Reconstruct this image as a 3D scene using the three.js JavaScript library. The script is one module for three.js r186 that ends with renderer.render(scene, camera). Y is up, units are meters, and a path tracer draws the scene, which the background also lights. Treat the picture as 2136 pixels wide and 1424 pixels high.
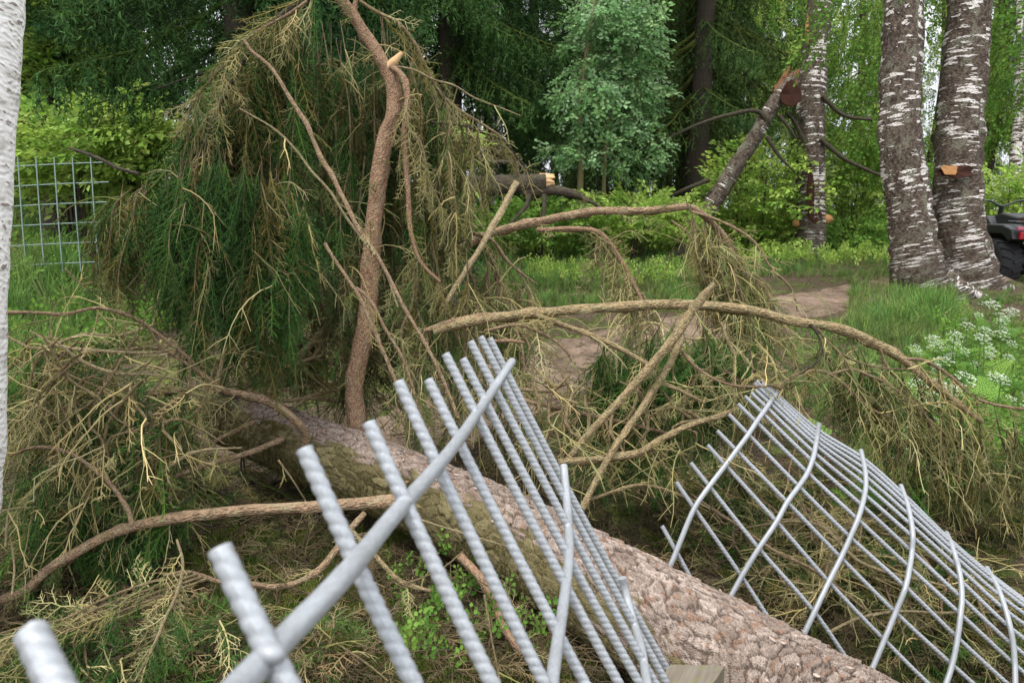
import * as THREE from 'three';
import { mergeGeometries } from 'three/addons/utils/BufferGeometryUtils.js';
import { ImprovedNoise } from 'three/addons/math/ImprovedNoise.js';

// ---------------------------------------------------------------- camera, sky, sun, exposure
const CAM_H = 1.1, PITCH = 12 * Math.PI / 180, F = 1583, CX = 1068, CY = 712;
const scene = new THREE.Scene();
const camera = new THREE.PerspectiveCamera(2 * Math.atan(CY / F) * 180 / Math.PI, 2136 / 1424, 0.05, 900);
camera.position.set(0, CAM_H, 0);
camera.rotation.set(-PITCH, 0, 0);
camera.focus = 2.4; camera.userData.fStop = 10;
scene.add(camera);

const renderer = new THREE.WebGLRenderer();
renderer.toneMapping = THREE.LinearToneMapping;
renderer.toneMappingExposure = 1.72;
renderer.shadowMap.enabled = true;

const noise3 = new ImprovedNoise();
const N3 = (x, y, z) => noise3.noise(x, y, z);
{
  const W = 256, H = 128, data = new Float32Array(W * H * 4);
  for (let j = 0; j < H; j++) for (let i = 0; i < W; i++) {
    const v = (j + 0.5) / H, u = (i + 0.5) / W;
    const el = (v - 0.5) * Math.PI, az = u * Math.PI * 2;
    const x = Math.cos(el) * Math.cos(az), y = Math.sin(el), z = Math.cos(el) * Math.sin(az);
    const c = 0.5 * N3(x * 1.6 + 3, y * 2.2, z * 1.6) + 0.3 * N3(x * 4, y * 5 + 7, z * 4);
    const b = 0.62 * (1 + 1.75 * Math.max(0, y)) * (1 + 0.3 * c);
    const k = (j * W + i) * 4;
    data[k] = b * 0.97; data[k + 1] = b * 1.0; data[k + 2] = b * 1.05; data[k + 3] = 1;
  }
  const sky = new THREE.DataTexture(data, W, H, THREE.RGBAFormat, THREE.FloatType);
  sky.mapping = THREE.EquirectangularReflectionMapping;
  sky.magFilter = THREE.LinearFilter; sky.minFilter = THREE.LinearFilter; sky.needsUpdate = true;
  scene.background = sky; scene.environment = sky;
}
const sun = new THREE.DirectionalLight(new THREE.Color(1.0, 0.95, 0.86), 1.5);
sun.position.set(-5, 14, 2.5);
sun.castShadow = true; sun.shadow.radius = 22;
sun.shadow.camera.left = -25; sun.shadow.camera.right = 25; sun.shadow.camera.top = 25; sun.shadow.camera.bottom = -25; sun.shadow.camera.far = 80;
sun.shadow.mapSize.set(2048, 2048);
scene.add(sun, sun.target);

// ---------------------------------------------------------------- helpers
function RNG(seed) { let s = seed >>> 0; return () => { s = (s + 0x6D2B79F5) >>> 0; let t = s; t = Math.imul(t ^ (t >>> 15), t | 1); t ^= t + Math.imul(t ^ (t >>> 7), t | 61); return ((t ^ (t >>> 14)) >>> 0) / 4294967296; }; }
const R = RNG(20240611);
const rr = (a, b, r = R) => a + (b - a) * r();
const V = (x, y, z) => new THREE.Vector3(x, y, z);
const lerp = (a, b, t) => a + (b - a) * t;
const clamp = (x, a, b) => Math.min(b, Math.max(a, x));
const smooth = (a, b, x) => { const t = clamp((x - a) / (b - a), 0, 1); return t * t * (3 - 2 * t); };
const cp = Math.cos(PITCH), sp = Math.sin(PITCH);
// a point of the photographed place: picture position and distance from the camera plane
function at(px, py, d) { const x = (px - CX) / F * d, y = -(py - CY) / F * d; return V(x, CAM_H + y * cp - d * sp, -(d * cp + y * sp)); }
function fbm(x, y, z, o = 3) { let s = 0, a = 0.5, f = 1; for (let i = 0; i < o; i++) { s += a * N3(x * f, y * f, z * f); a *= 0.5; f *= 2.03; } return s; }
// the lie of the land
function ground(x, z) {
  let h = 0.05 * fbm(x * 0.5, 3.1, z * 0.5, 3) + 0.035 * fbm(x * 2.2, 9.1, z * 2.2, 2);
  h -= 0.24 * Math.exp(-(((x - 1.0) / 0.62) ** 2 + ((z + 1.75) / 0.75) ** 2));
  h += 0.42 * smooth(-2.4, -4.2, x) * smooth(-3.0, -5.6, z) * (1 - smooth(-14, -26, z));
  h -= 0.22 * smooth(5.2, 6.4, x) * smooth(-6, -8.5, z);
  h += 0.12 * Math.exp(-(((x - 4.3) / 1.1) ** 2 + ((z + 7.9) / 0.9) ** 2));
  h -= 1.2 * smooth(-34, -42, z);
  return h;
}
function gdepth(px, py) { let d = 2; for (let i = 0; i < 14; i++) { const k = (py - CY) / F * cp + sp, p = at(px, py, d); d = clamp((CAM_H - ground(p.x, p.z)) / Math.max(k, 0.012), 0.4, 60); } return d; }
const taken = {};
function uname(n) { if (!(n in taken)) { taken[n] = 0; return n; } taken[n]++; return n + '_' + String(taken[n]).padStart(3, '0'); }
function tag(o, label, category, group) { o.userData.label = label; o.userData.category = category; if (group) o.userData.group = group; return o; }
function thing(name, label, category, group) { const g = new THREE.Group(); g.name = uname(name); scene.add(g); return tag(g, label, category, group); }
function mesh(name, geo, mat, parent) { const m = new THREE.Mesh(geo, mat); m.name = parent ? name : uname(name); m.castShadow = m.receiveShadow = true; (parent || scene).add(m); return m; }
function struct(name, geo, mat) { const m = mesh(name, geo, mat); m.userData.kind = 'structure'; return m; }
function instances(name, geo, mat, list, parent, label, category) {
  if (!list.length) return null;
  const im = new THREE.InstancedMesh(geo, mat, list.length);
  list.forEach((e, i) => { im.setMatrixAt(i, e.m); im.setColorAt(i, e.c); });
  im.name = parent ? name : uname(name); im.castShadow = im.receiveShadow = true; im.userData.kind = 'stuff';
  if (label) tag(im, label, category);
  (parent || scene).add(im); return im;
}
const _x = V(), _y = V(), _z = V();
// frame with x along dir and z near up
function frame(pos, dir, up, s, sy = s, sz = s) {
  _x.copy(dir).normalize(); _z.copy(up).addScaledVector(_x, -up.dot(_x)); if (_z.lengthSq() < 1e-6) _z.set(0.3, 0.2, 1).addScaledVector(_x, -_x.dot(_z)); _z.normalize(); _y.crossVectors(_z, _x);
  const m = new THREE.Matrix4().makeBasis(_x.clone().multiplyScalar(s), _y.clone().multiplyScalar(sy), _z.clone().multiplyScalar(sz)); m.setPosition(pos); return m;
}
const lin = (r, g, b) => new THREE.Color().setRGB(r, g, b);
function vary(c, amt, r = R) { const k = 1 + (r() - 0.5) * 2 * amt, h = (r() - 0.5) * amt * 0.5; return lin(c[0] * k * (1 + h), c[1] * k, c[2] * k * (1 - h)); }
function mixc(a, b, t) { return [lerp(a[0], b[0], t), lerp(a[1], b[1], t), lerp(a[2], b[2], t)]; }

// triangle soup builder
class PB {
  constructor() { this.p = []; this.i = []; this.c = []; }
  v(p, c) { this.p.push(p.x, p.y, p.z); this.c.push(c[0], c[1], c[2]); return this.p.length / 3 - 1; }
  tri(a, b, c, col) { const k = this.v(a, col); this.v(b, col); this.v(c, col); this.i.push(k, k + 1, k + 2); }
  quad(a, b, c, d, col) { const k = this.v(a, col); this.v(b, col); this.v(c, col); this.v(d, col); this.i.push(k, k + 1, k + 2, k, k + 2, k + 3); }
  // a thin tapered stick along points
  stick(pts, r0, r1, col, n = 3) {
    const base = this.p.length / 3, m = pts.length; let u = V(0.31, 0.74, 0.6);
    for (let k = 0; k < m; k++) {
      const t = pts[Math.min(k + 1, m - 1)].clone().sub(pts[Math.max(k - 1, 0)]).normalize();
      u.addScaledVector(t, -u.dot(t)); if (u.lengthSq() < 1e-5) u.set(t.y, t.z, t.x).addScaledVector(t, -(t.x * t.y + t.y * t.z + t.z * t.x)); u.normalize();
      const w = t.clone().cross(u), rad = lerp(r0, r1, k / (m - 1));
      for (let j = 0; j < n; j++) { const a = j / n * Math.PI * 2; this.v(pts[k].clone().addScaledVector(u, Math.cos(a) * rad).addScaledVector(w, Math.sin(a) * rad), col); }
    }
    for (let k = 0; k < m - 1; k++) for (let j = 0; j < n; j++) { const a = base + k * n + j, b = base + k * n + (j + 1) % n, c = a + n, d = b + n; this.i.push(a, b, d, a, d, c); }
  }
  leaf(base, dir, nrm, L, W, col, fold = 0.18) { // pointed oval folded along its midrib
    const s = dir.clone().cross(nrm).normalize(), tip = base.clone().addScaledVector(dir, L).addScaledVector(nrm, -L * 0.12), m = base.clone().addScaledVector(dir, L * 0.42).addScaledVector(nrm, -W * fold);
    const l = base.clone().addScaledVector(dir, L * 0.4).addScaledVector(s, W / 2), r = base.clone().addScaledVector(dir, L * 0.4).addScaledVector(s, -W / 2);
    const l2 = base.clone().addScaledVector(dir, L * 0.75).addScaledVector(s, W * 0.3), r2 = base.clone().addScaledVector(dir, L * 0.75).addScaledVector(s, -W * 0.3);
    const k = this.v(base, col); for (const q of [l, l2, tip, r2, r, m]) this.v(q, col);
    this.i.push(k, k + 1, k + 6, k + 1, k + 2, k + 6, k + 2, k + 3, k + 6, k + 3, k + 4, k + 6, k + 4, k + 5, k + 6, k + 5, k, k + 6);
  }
  geo() { const g = new THREE.BufferGeometry(); g.setAttribute('position', new THREE.Float32BufferAttribute(this.p, 3)); g.setAttribute('color', new THREE.Float32BufferAttribute(this.c, 3)); g.setIndex(this.i); g.computeVertexNormals(); return g; }
}
// round limb along a smooth path; radii may be a list; rough adds lumps
function limb(pts, radii, { sides = 8, step = 0.03, rough = 0.06, freq = 9, cap = true, uvScale = 1, knots = 0 } = {}) {
  const curve = new THREE.CatmullRomCurve3(pts, false, 'centripetal'); const len = curve.getLength();
  const n = Math.max(3, Math.min(260, Math.ceil(len / step)));
  const pos = [], nor = [], uv = [], idx = []; let u = V(0.2, 0.5, 0.8);
  const rad = (t) => { const k = t * (radii.length - 1), i = Math.min(radii.length - 2, Math.floor(k)); return lerp(radii[i], radii[i + 1], k - i); };
  const sx = pts[0].x * 7.1, r0 = radii[0];
  for (let k = 0; k <= n; k++) {
    const t = k / n, p = curve.getPoint(t), tg = curve.getTangent(t);
    u.addScaledVector(tg, -u.dot(tg)).normalize(); const w = tg.clone().cross(u); const r = rad(t);
    for (let j = 0; j <= sides; j++) {
      const a = (j % sides) / sides * Math.PI * 2, dx = u.clone().multiplyScalar(Math.cos(a)).addScaledVector(w, Math.sin(a));
      let q = 1 + rough * N3(Math.cos(a) * 1.7 + sx, t * len * freq, Math.sin(a) * 1.7) * 2;
      if (knots) q += knots * Math.max(0, N3(t * len * 14 + sx, Math.cos(a), Math.sin(a)) - 0.25) * 2;
      pos.push(p.x + dx.x * r * q, p.y + dx.y * r * q, p.z + dx.z * r * q); nor.push(dx.x, dx.y, dx.z); uv.push(j / sides * Math.max(1, Math.round(r0 * 6.283 / 0.1)) * 0.1 * uvScale, t * len * uvScale);
    }
  }
  for (let k = 0; k < n; k++) for (let j = 0; j < sides; j++) { const a = k * (sides + 1) + j; idx.push(a, a + 1, a + sides + 2, a, a + sides + 2, a + sides + 1); }
  if (cap) for (const [t, ring, s] of [[0, 0, -1], [1, n, 1]]) {
    const p = curve.getPoint(t).addScaledVector(curve.getTangent(t), s * rad(t) * 0.25), tg = curve.getTangent(t), c = pos.length / 3;
    pos.push(p.x, p.y, p.z); nor.push(tg.x * s, tg.y * s, tg.z * s); uv.push(0, 0);
    const b = c + 1; for (let j = 0; j <= sides; j++) { const o = (ring * (sides + 1) + j) * 3; pos.push(pos[o], pos[o + 1], pos[o + 2]); nor.push(tg.x * s, tg.y * s, tg.z * s); uv.push(0.01, 0.01); }
    for (let j = 0; j < sides; j++) s > 0 ? idx.push(c, b + j, b + j + 1) : idx.push(c, b + j + 1, b + j);
  }
  const g = new THREE.BufferGeometry(); g.setAttribute('position', new THREE.Float32BufferAttribute(pos, 3)); g.setAttribute('normal', new THREE.Float32BufferAttribute(nor, 3)); g.setAttribute('uv', new THREE.Float32BufferAttribute(uv, 2)); g.setIndex(idx);
  if (rough > 0.1) { // fresh normals with the seam stitched
    g.computeVertexNormals(); const na = g.attributes.normal; for (let k = 0; k <= n; k++) { const a = k * (sides + 1), b = a + sides; const v = V(na.getX(a) + na.getX(b), na.getY(a) + na.getY(b), na.getZ(a) + na.getZ(b)).normalize(); na.setXYZ(a, v.x, v.y, v.z); na.setXYZ(b, v.x, v.y, v.z); }
  }
  g.userData.curve = curve; g.userData.len = len; return g;
}
// tiling value noise for textures
function tex(w, h, fn, srgb) {
  const d = new Uint8Array(w * h * 4);
  for (let j = 0; j < h; j++) for (let i = 0; i < w; i++) { const c = fn(i / w, j / h), k = (j * w + i) * 4; d[k] = clamp(c[0], 0, 1) * 255; d[k + 1] = clamp(c[1], 0, 1) * 255; d[k + 2] = clamp(c[2], 0, 1) * 255; d[k + 3] = 255; }
  const t = new THREE.DataTexture(d, w, h); t.wrapS = t.wrapT = THREE.RepeatWrapping; t.magFilter = THREE.LinearFilter; t.minFilter = THREE.LinearMipmapLinearFilter; t.generateMipmaps = true; if (srgb) t.colorSpace = THREE.SRGBColorSpace; t.needsUpdate = true; return t;
}
// noise on a torus of uv so that it tiles
function tn(u, v, fu, fv, s = 0) { const a = u * 6.28318, b = v * 6.28318; return N3(Math.cos(a) * fu + s, Math.sin(a) * fu + Math.cos(b) * fv + 5.3 * s, Math.sin(b) * fv + s * 2.1); }
function bn(u, v, fu, fv, s) { const a = u * 6.28318; return N3(Math.cos(a) * fu + s, Math.sin(a) * fu + s * 1.7, v * 6.28318 * fv + s * 3.1); }
const S = (c) => [Math.pow(clamp(c[0], 0, 1), 1 / 2.2), Math.pow(clamp(c[1], 0, 1), 1 / 2.2), Math.pow(clamp(c[2], 0, 1), 1 / 2.2)];

// ---------------------------------------------------------------- materials
const std = (o) => new THREE.MeshPhysicalMaterial({ roughness: 0.9, side: THREE.DoubleSide, specularIntensity: 0.2, ...o });
const leafy = (o) => new THREE.MeshPhysicalMaterial({ roughness: 0.75, side: THREE.DoubleSide, vertexColors: true, specularIntensity: 0.15, transmission: 0.3, thickness: 0, ...o, roughness: 1 });
const M = {};
function branchTex(base, ring, lichen, seed) {
  const col = tex(128, 512, (u, v) => {
    const a = bn(u, v, 0.8, 5, seed), b = bn(u, v, 2.6, 20, seed + 4), l = bn(u, v, 0.9, 2.6, seed + 9) + 0.5 * bn(u, v, 2.5, 8, seed + 2);
    let c = mixc(base, ring, clamp(0.5 + a * 0.7 + b * 0.7, 0, 1)); if (l > 0.05) c = mixc(c, lichen, clamp((l - 0.05) * 1.3, 0, 0.5)); return S(c);
  }, true);
  const bump = tex(128, 512, (u, v) => { const b = 0.5 + 0.35 * bn(u, v, 2.2, 22, seed + 4) + 0.4 * bn(u, v, 3.5, 8, seed); return [b, b, b]; });
  for (const t of [col, bump]) t.repeat.set(10, 2);
  return std({ map: col, bumpMap: bump, bumpScale: 0.008, roughness: 0.88 });
}
M.limbTan = branchTex([0.35, 0.235, 0.145], [0.18, 0.12, 0.073], [0.30, 0.27, 0.16], 1);
M.limbRed = branchTex([0.33, 0.205, 0.13], [0.22, 0.13, 0.08], [0.30, 0.24, 0.15], 6);
M.limbOlive = branchTex([0.34, 0.25, 0.135], [0.18, 0.135, 0.072], [0.32, 0.30, 0.16], 11);
M.limbDark = branchTex([0.085, 0.066, 0.045], [0.05, 0.04, 0.03], [0.12, 0.12, 0.075], 17);
M.limbGrey = branchTex([0.43, 0.335, 0.19], [0.29, 0.22, 0.125], [0.40, 0.37, 0.22], 21);
M.wood = std({ color: lin(0.56, 0.36, 0.19), roughness: 0.8 });
M.woodOrange = std({ color: lin(0.42, 0.215, 0.09), roughness: 0.8 });
M.woodTorn = std({ color: lin(0.17, 0.085, 0.042), roughness: 0.8 });
M.woodRed = std({ color: lin(0.05, 0.021, 0.014), roughness: 0.8 });
M.dry = std({ vertexColors: true, roughness: 0.85 });
M.needle = std({ vertexColors: true, roughness: 0.75 });
M.leaf = leafy({ transmission: 0.42 });
M.grass = leafy({ transmission: 0.3, roughness: 0.6 });
M.petal = leafy({ transmission: 0.25, roughness: 0.8 });

// ---------------------------------------------------------------- ground, path, water
{
  const seg = 240, pos = [], idx = [], uv = [];
  // a sheet that is fine near the camera and coarse far away
  const ax = (k) => { const t = k / seg * 2 - 1; return Math.sign(t) * (Math.abs(t) * 6 + Math.pow(Math.abs(t), 5) * 294); };
  const az = (k) => { const t = k / seg; return 3 - (t * 14 + Math.pow(t, 6) * 300); };
  for (let j = 0; j <= seg; j++) for (let i = 0; i <= seg; i++) { const x = ax(i), z = az(j); pos.push(x, ground(x, z) + 0.014 * N3(x * 9, 2, z * 9), z); uv.push(x, z); }
  for (let j = 0; j < seg; j++) for (let i = 0; i < seg; i++) { const a = j * (seg + 1) + i; idx.push(a, a + seg + 2, a + 1, a, a + seg + 1, a + seg + 2); }
  const g = new THREE.BufferGeometry(); g.setAttribute('position', new THREE.Float32BufferAttribute(pos, 3)); g.setAttribute('uv', new THREE.Float32BufferAttribute(uv, 2)); g.setIndex(idx); g.computeVertexNormals();
  const col = tex(1024, 1024, (u, v) => {
    const a = tn(u, v, 1.1, 1.1, 3) + 0.6 * tn(u, v, 3.1, 3.1, 8), b = tn(u, v, 9, 9, 1), c2 = tn(u, v, 24, 24, 2);
    let c = mixc([0.12, 0.088, 0.055], [0.075, 0.088, 0.028], smooth(-0.15, 0.25, a)); c = mixc(c, [0.14, 0.16, 0.04], smooth(0.1, 0.5, a + b * 0.5) * 0.8);
    const k = 1 + 0.5 * b + 0.7 * c2; return S([c[0] * k, c[1] * k, c[2] * k]);
  }, true); col.repeat.set(0.45, 0.45);
  const bump = tex(512, 512, (u, v) => { const b = 0.5 + 0.35 * tn(u, v, 9, 9, 1) + 0.4 * tn(u, v, 22, 22, 2); return [b, b, b]; }); bump.repeat.set(1.3, 1.3);
  struct('ground', g, std({ map: col, bumpMap: bump, bumpScale: 0.03, roughness: 1 }));
}
{ // trodden soil track, winding from the quad bike to the fallen trunk
  const cl = [[2420, 606, 1.5], [2150, 607, 1.4], [1860, 606, 1.25], [1660, 640, 1.2], [1420, 690, 1.15], [1150, 770, 1.1], [900, 900, 0.9], [760, 980, 0.5]].map(([x, y, w]) => { const p = at(x, y, gdepth(x, y)); return [p.x, p.z, w]; });
  const c3 = new THREE.CatmullRomCurve3(cl.map(([x, z, w]) => V(x, w, z)), false, 'centripetal'), n = 150, m = 26, pos = [], uv = [], idx = [];
  for (let k = 0; k <= n; k++) { const p = c3.getPoint(k / n), t = c3.getTangent(k / n); const s = V(-t.z, 0, t.x).normalize();
    for (let j = 0; j <= m; j++) { const q = (j / m * 2 - 1), w = p.y * 0.36 * (1 + 0.35 * N3(k * 0.22, q > 0 ? 3 : 8, 1) + 0.15 * N3(k * 0.9, q > 0 ? 5 : 2, 4)); const x = p.x + s.x * q * w, z = p.z + s.z * q * w; const edge = smooth(0.75, 1, Math.abs(q)); pos.push(x, ground(x, z) + 0.03 - 0.05 * edge + 0.05 * (1 - edge) * fbm(x * 6, 1, z * 6, 4), z); uv.push(x, z); } }
  for (let k = 0; k < n; k++) for (let j = 0; j < m; j++) { const a = k * (m + 1) + j; idx.push(a, a + 1, a + m + 2, a, a + m + 2, a + m + 1); }
  const g = new THREE.BufferGeometry(); g.setAttribute('position', new THREE.Float32BufferAttribute(pos, 3)); g.setAttribute('uv', new THREE.Float32BufferAttribute(uv, 2)); g.setIndex(idx); g.computeVertexNormals();
  const col = tex(512, 512, (u, v) => { const a = tn(u, v, 2, 2, 5), b = tn(u, v, 8, 8, 2), c2 = tn(u, v, 20, 20, 3); const c = mixc([0.10, 0.07, 0.048], [0.21, 0.15, 0.108], clamp(0.5 + a * 0.8, 0, 1)), k = 1 + 0.35 * b + 0.4 * c2; return S([c[0] * k, c[1] * k, c[2] * k]); }, true); col.repeat.set(0.7, 0.7);
  struct('dirt_path', g, std({ map: col, bumpMap: col, bumpScale: 0.02, roughness: 1 }));
}
{ const g = new THREE.PlaneGeometry(700, 240); g.rotateX(-Math.PI / 2); g.translate(0, -0.75, -165); struct('lake', g, std({ color: lin(0.10, 0.12, 0.12), roughness: 0.12 })); }

// ---------------------------------------------------------------- shared foliage pieces
const WOOD = [1.5, 1.15, 0.85];
function dryTwig(seed, sides = 10, stub = 5) { // bare spray, one unit long in +x, lying in xy
  const r = RNG(seed), b = new PB(), c = [1, 1, 1];
  const main = []; let y = 0, z = 0; for (let k = 0; k <= 7; k++) { main.push(V(k / 7, y, z)); y += rr(-0.035, 0.035, r); z += rr(-0.03, 0.015, r); }
  b.stick(main, 0.015, 0.006, c); const cv = new THREE.CatmullRomCurve3(main);
  for (let k = 0; k < sides; k++) {
    const t = 0.1 + 0.86 * (k + r() * 0.7) / sides, p = cv.getPoint(t), s = k % 2 ? 1 : -1, L = rr(0.16, 0.42, r) * (1.05 - 0.65 * t), a = rr(0.6, 1.15, r);
    const d = V(Math.cos(a), s * Math.sin(a), rr(-0.45, 0.25, r)).normalize(), q = [p]; for (let i = 1; i <= 3; i++) { q.push(q[i - 1].clone().addScaledVector(d, L / 3)); d.x += rr(-0.05, 0.2, r); d.z += rr(-0.22, 0.1, r); d.normalize(); }
    b.stick(q, 0.010, 0.005, c); const c2 = new THREE.CatmullRomCurve3(q);
    for (let i = 0; i < stub; i++) { const tt = 0.2 + 0.78 * (i + r()) / stub, e = c2.getPoint(tt), s2 = i % 2 ? 1 : -1, l2 = rr(0.03, 0.12, r); const dd = d.clone().add(V(-s2 * d.y, s2 * d.x, 0).multiplyScalar(rr(0.7, 1.5, r))).add(V(0, 0, rr(-0.5, 0.3, r))).normalize(); b.stick([e, e.clone().addScaledVector(dd, l2 * 0.55), e.clone().addScaledVector(dd, l2).add(V(l2 * 0.2, 0, -l2 * 0.15))], 0.005, 0.0025, c); }
  }
  return b.geo();
}
function needleSpray(seed, sides = 11, dens = 0.021, nl = 0.055, nw = 0.008) {
  const r = RNG(seed), b = new PB(), n1 = [1, 1, 1];
  const needles = (pts, L) => { const cv = new THREE.CatmullRomCurve3(pts), n = Math.floor(L / dens); for (let k = 0; k < n; k++) { const t = (k + r()) / n, p = cv.getPoint(t), tg = cv.getTangent(t); for (let e = 0; e < 2; e++) { const a = rr(0, 6.283, r); const o = V(Math.cos(a) * 0.3, Math.cos(a), Math.sin(a) * 0.8); o.addScaledVector(tg, -o.dot(tg)).normalize(); const d = tg.clone().multiplyScalar(0.8).add(o).normalize(), w = d.clone().cross(V(r() - 0.5, r() - 0.5, r() - 0.5)).normalize().multiplyScalar(nw / 2), l = nl * rr(0.7, 1.15, r), v = rr(0.75, 1.25, r); b.tri(p.clone().add(w), p.clone().sub(w), p.clone().addScaledVector(d, l), [v, v, v]); } } };
  const main = []; let y = 0, z = 0; for (let k = 0; k <= 6; k++) { main.push(V(k / 6, y, z)); y += rr(-0.03, 0.03, r); z += rr(-0.03, 0.012, r); }
  b.stick(main, 0.010, 0.004, WOOD); needles(main, 1); const cv = new THREE.CatmullRomCurve3(main);
  for (let k = 0; k < sides; k++) { const t = 0.08 + 0.88 * (k + r() * 0.6) / sides, p = cv.getPoint(t), s = k % 2 ? 1 : -1, L = rr(0.2, 0.4, r) * (1.05 - 0.6 * t), a = rr(0.55, 1.0, r); const d = V(Math.cos(a), s * Math.sin(a), rr(-0.4, 0.1, r)).normalize(), q = [p]; for (let i = 1; i <= 3; i++) { q.push(q[i - 1].clone().addScaledVector(d, L / 3)); d.x += 0.12; d.z += rr(-0.2, 0.02, r); d.normalize(); } b.stick(q, 0.006, 0.003, WOOD); needles(q, L); }
  return b.geo();
}
const DRY = [1, 2, 3, 4].map(s => dryTwig(s * 77, 9 + s, 5)), NEED = [1, 2, 3].map(s => needleSpray(s * 131));
function spruceBough(seed) { // a drooping bough of a standing spruce, one unit long
  const r = RNG(seed), b = new PB();
  const main = []; let z = 0; for (let k = 0; k <= 8; k++) { const t = k / 8; main.push(V(t, rr(-0.015, 0.015, r), z)); z += -0.06 + 0.05 * t + rr(-0.01, 0.01, r); }
  b.stick(main, 0.014, 0.004, [1.3, 0.9, 0.7]); const cv = new THREE.CatmullRomCurve3(main);
  const fuzz = (q, L) => { const c2 = new THREE.CatmullRomCurve3(q), n = Math.ceil(L / 0.0135); for (let k = 0; k < n; k++) { const t = (k + r()) / n, p = c2.getPoint(t), tg = c2.getTangent(t), o = V(r() - 0.5, r() - 0.5, r() - 0.5).normalize(), d = tg.clone().multiplyScalar(0.7).add(o).normalize(), w = d.clone().cross(V(r() - 0.5, r() - 0.5, r() - 0.5)).normalize().multiplyScalar(0.0045), v = rr(0.65, 1.35, r); b.tri(p.clone().add(w), p.clone().sub(w), p.clone().addScaledVector(d, 0.034), [v, v, v]); } };
  for (let k = 0; k < 34; k++) { const t = 0.06 + 0.92 * (k + r()) / 34, p = cv.getPoint(t), s = k % 2 ? 1 : -1, L = rr(0.14, 0.34, r) * (1.08 - 0.6 * t); const d = V(rr(0.35, 0.8, r), s * rr(0.4, 0.9, r), rr(-0.5, -0.05, r)).normalize(), q = [p]; for (let i = 1; i <= 3; i++) { q.push(q[i - 1].clone().addScaledVector(d, L / 3)); d.z -= rr(0.1, 0.35, r); d.normalize(); } b.stick(q, 0.005, 0.002, [1.2, 0.9, 0.7]); fuzz(q, L);
    for (let e = 0; e < 4; e++) { const p2 = new THREE.CatmullRomCurve3(q).getPoint(rr(0.2, 1, r)), l2 = rr(0.06, 0.2, r), d2 = V(rr(-0.1, 0.3, r), rr(-0.25, 0.25, r), -1).normalize(); fuzz([p2, p2.clone().addScaledVector(d2, l2 * 0.5), p2.clone().addScaledVector(d2, l2)], l2); } }
  return b.geo();
}
const BOUGH = [5, 6, 7].map(s => spruceBough(s * 991));
function leafSpray(seed, n, L, W, hang = 0.3, jit = 0.6) { // leaves along a twig one unit long
  const r = RNG(seed), b = new PB(), main = []; let z = 0, y = 0; for (let k = 0; k <= 4; k++) { main.push(V(k / 4, y, z)); y += rr(-0.06, 0.06, r); z -= hang * 0.2 * (k / 4) + rr(0, 0.03, r); }
  b.stick(main, 0.012, 0.005, [0.8, 0.5, 0.5]); const cv = new THREE.CatmullRomCurve3(main);
  for (let k = 0; k < n; k++) { const t = 0.1 + 0.9 * (k + r() * 0.6) / n, p = cv.getPoint(Math.min(1, t)), s = k % 2 ? 1 : -1; const d = V(rr(0.2, 0.9, r), s * rr(0.4, 1.1, r), rr(-jit - hang, jit * 0.5, r)).normalize(); const nm = V(rr(-0.5, 0.5, r), rr(-0.5, 0.5, r), 1).addScaledVector(d, 0).normalize(); nm.addScaledVector(d, -nm.dot(d)).normalize(); const e = p.clone().addScaledVector(d, L * rr(0.2, 0.6, r)); b.stick([p, e], 0.005, 0.004, [0.8, 0.8, 0.5]); const v = rr(0.8, 1.2, r); b.leaf(e, d, nm, L * rr(0.75, 1.15, r), W * rr(0.8, 1.15, r), [v, v, v * 0.9]); }
  return b.geo();
}
const BIRCHLEAF = [1, 2, 3].map(s => leafSpray(s * 311, 16, 0.13, 0.10, 0.9)), ROUNDLEAF = [1, 2].map(s => leafSpray(s * 517, 12, 0.2, 0.19, 0.3, 0.5)), BUSHLEAF = [1, 2, 3].map(s => leafSpray(s * 613, 13, 0.24, 0.17, 0.25, 0.4));
function grassTuft(seed, n = 16) { const r = RNG(seed), b = new PB(); for (let k = 0; k < n; k++) { const a = rr(0, 6.283, r), o = V(Math.cos(a), 0, Math.sin(a)), q = o.clone().multiplyScalar(rr(0, 0.12, r)), w = V(-o.z, 0, o.x).multiplyScalar(0.012), h = rr(0.5, 1, r), l = rr(0.1, 0.55, r), v = rr(0.75, 1.25, r), c = [v, v, v]; const m = q.clone().addScaledVector(o, l * 0.3).add(V(0, h * 0.6, 0)), t = q.clone().addScaledVector(o, l).add(V(0, h * (1 - l * 0.35), 0)); b.quad(q.clone().add(w), q.clone().sub(w), m.clone().addScaledVector(w, -0.8), m.clone().addScaledVector(w, 0.8), c); b.tri(m.clone().addScaledVector(w, 0.8), m.clone().addScaledVector(w, -0.8), t, c); } return b.geo(); }
const GRASS = [1, 2, 3].map(s => grassTuft(s * 717));
function byVariant(name, geos, mat, list, parent, label, category) { // one mesh of copies for each variant
  const parts = geos.map(() => []); list.forEach((e, i) => parts[(e.k ?? i) % geos.length].push(e)); return parts.map((l, i) => instances(name, geos[i], mat, l, parent, label, category));
}

// ---------------------------------------------------------------- the fallen spruce
const C_TAN = [0.39, 0.325, 0.155], C_OLIVE = [0.165, 0.17, 0.062], C_BROWNN = [0.105, 0.105, 0.036], C_GREEN = [0.06, 0.15, 0.034], C_DGREEN = [0.03, 0.075, 0.024];
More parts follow.
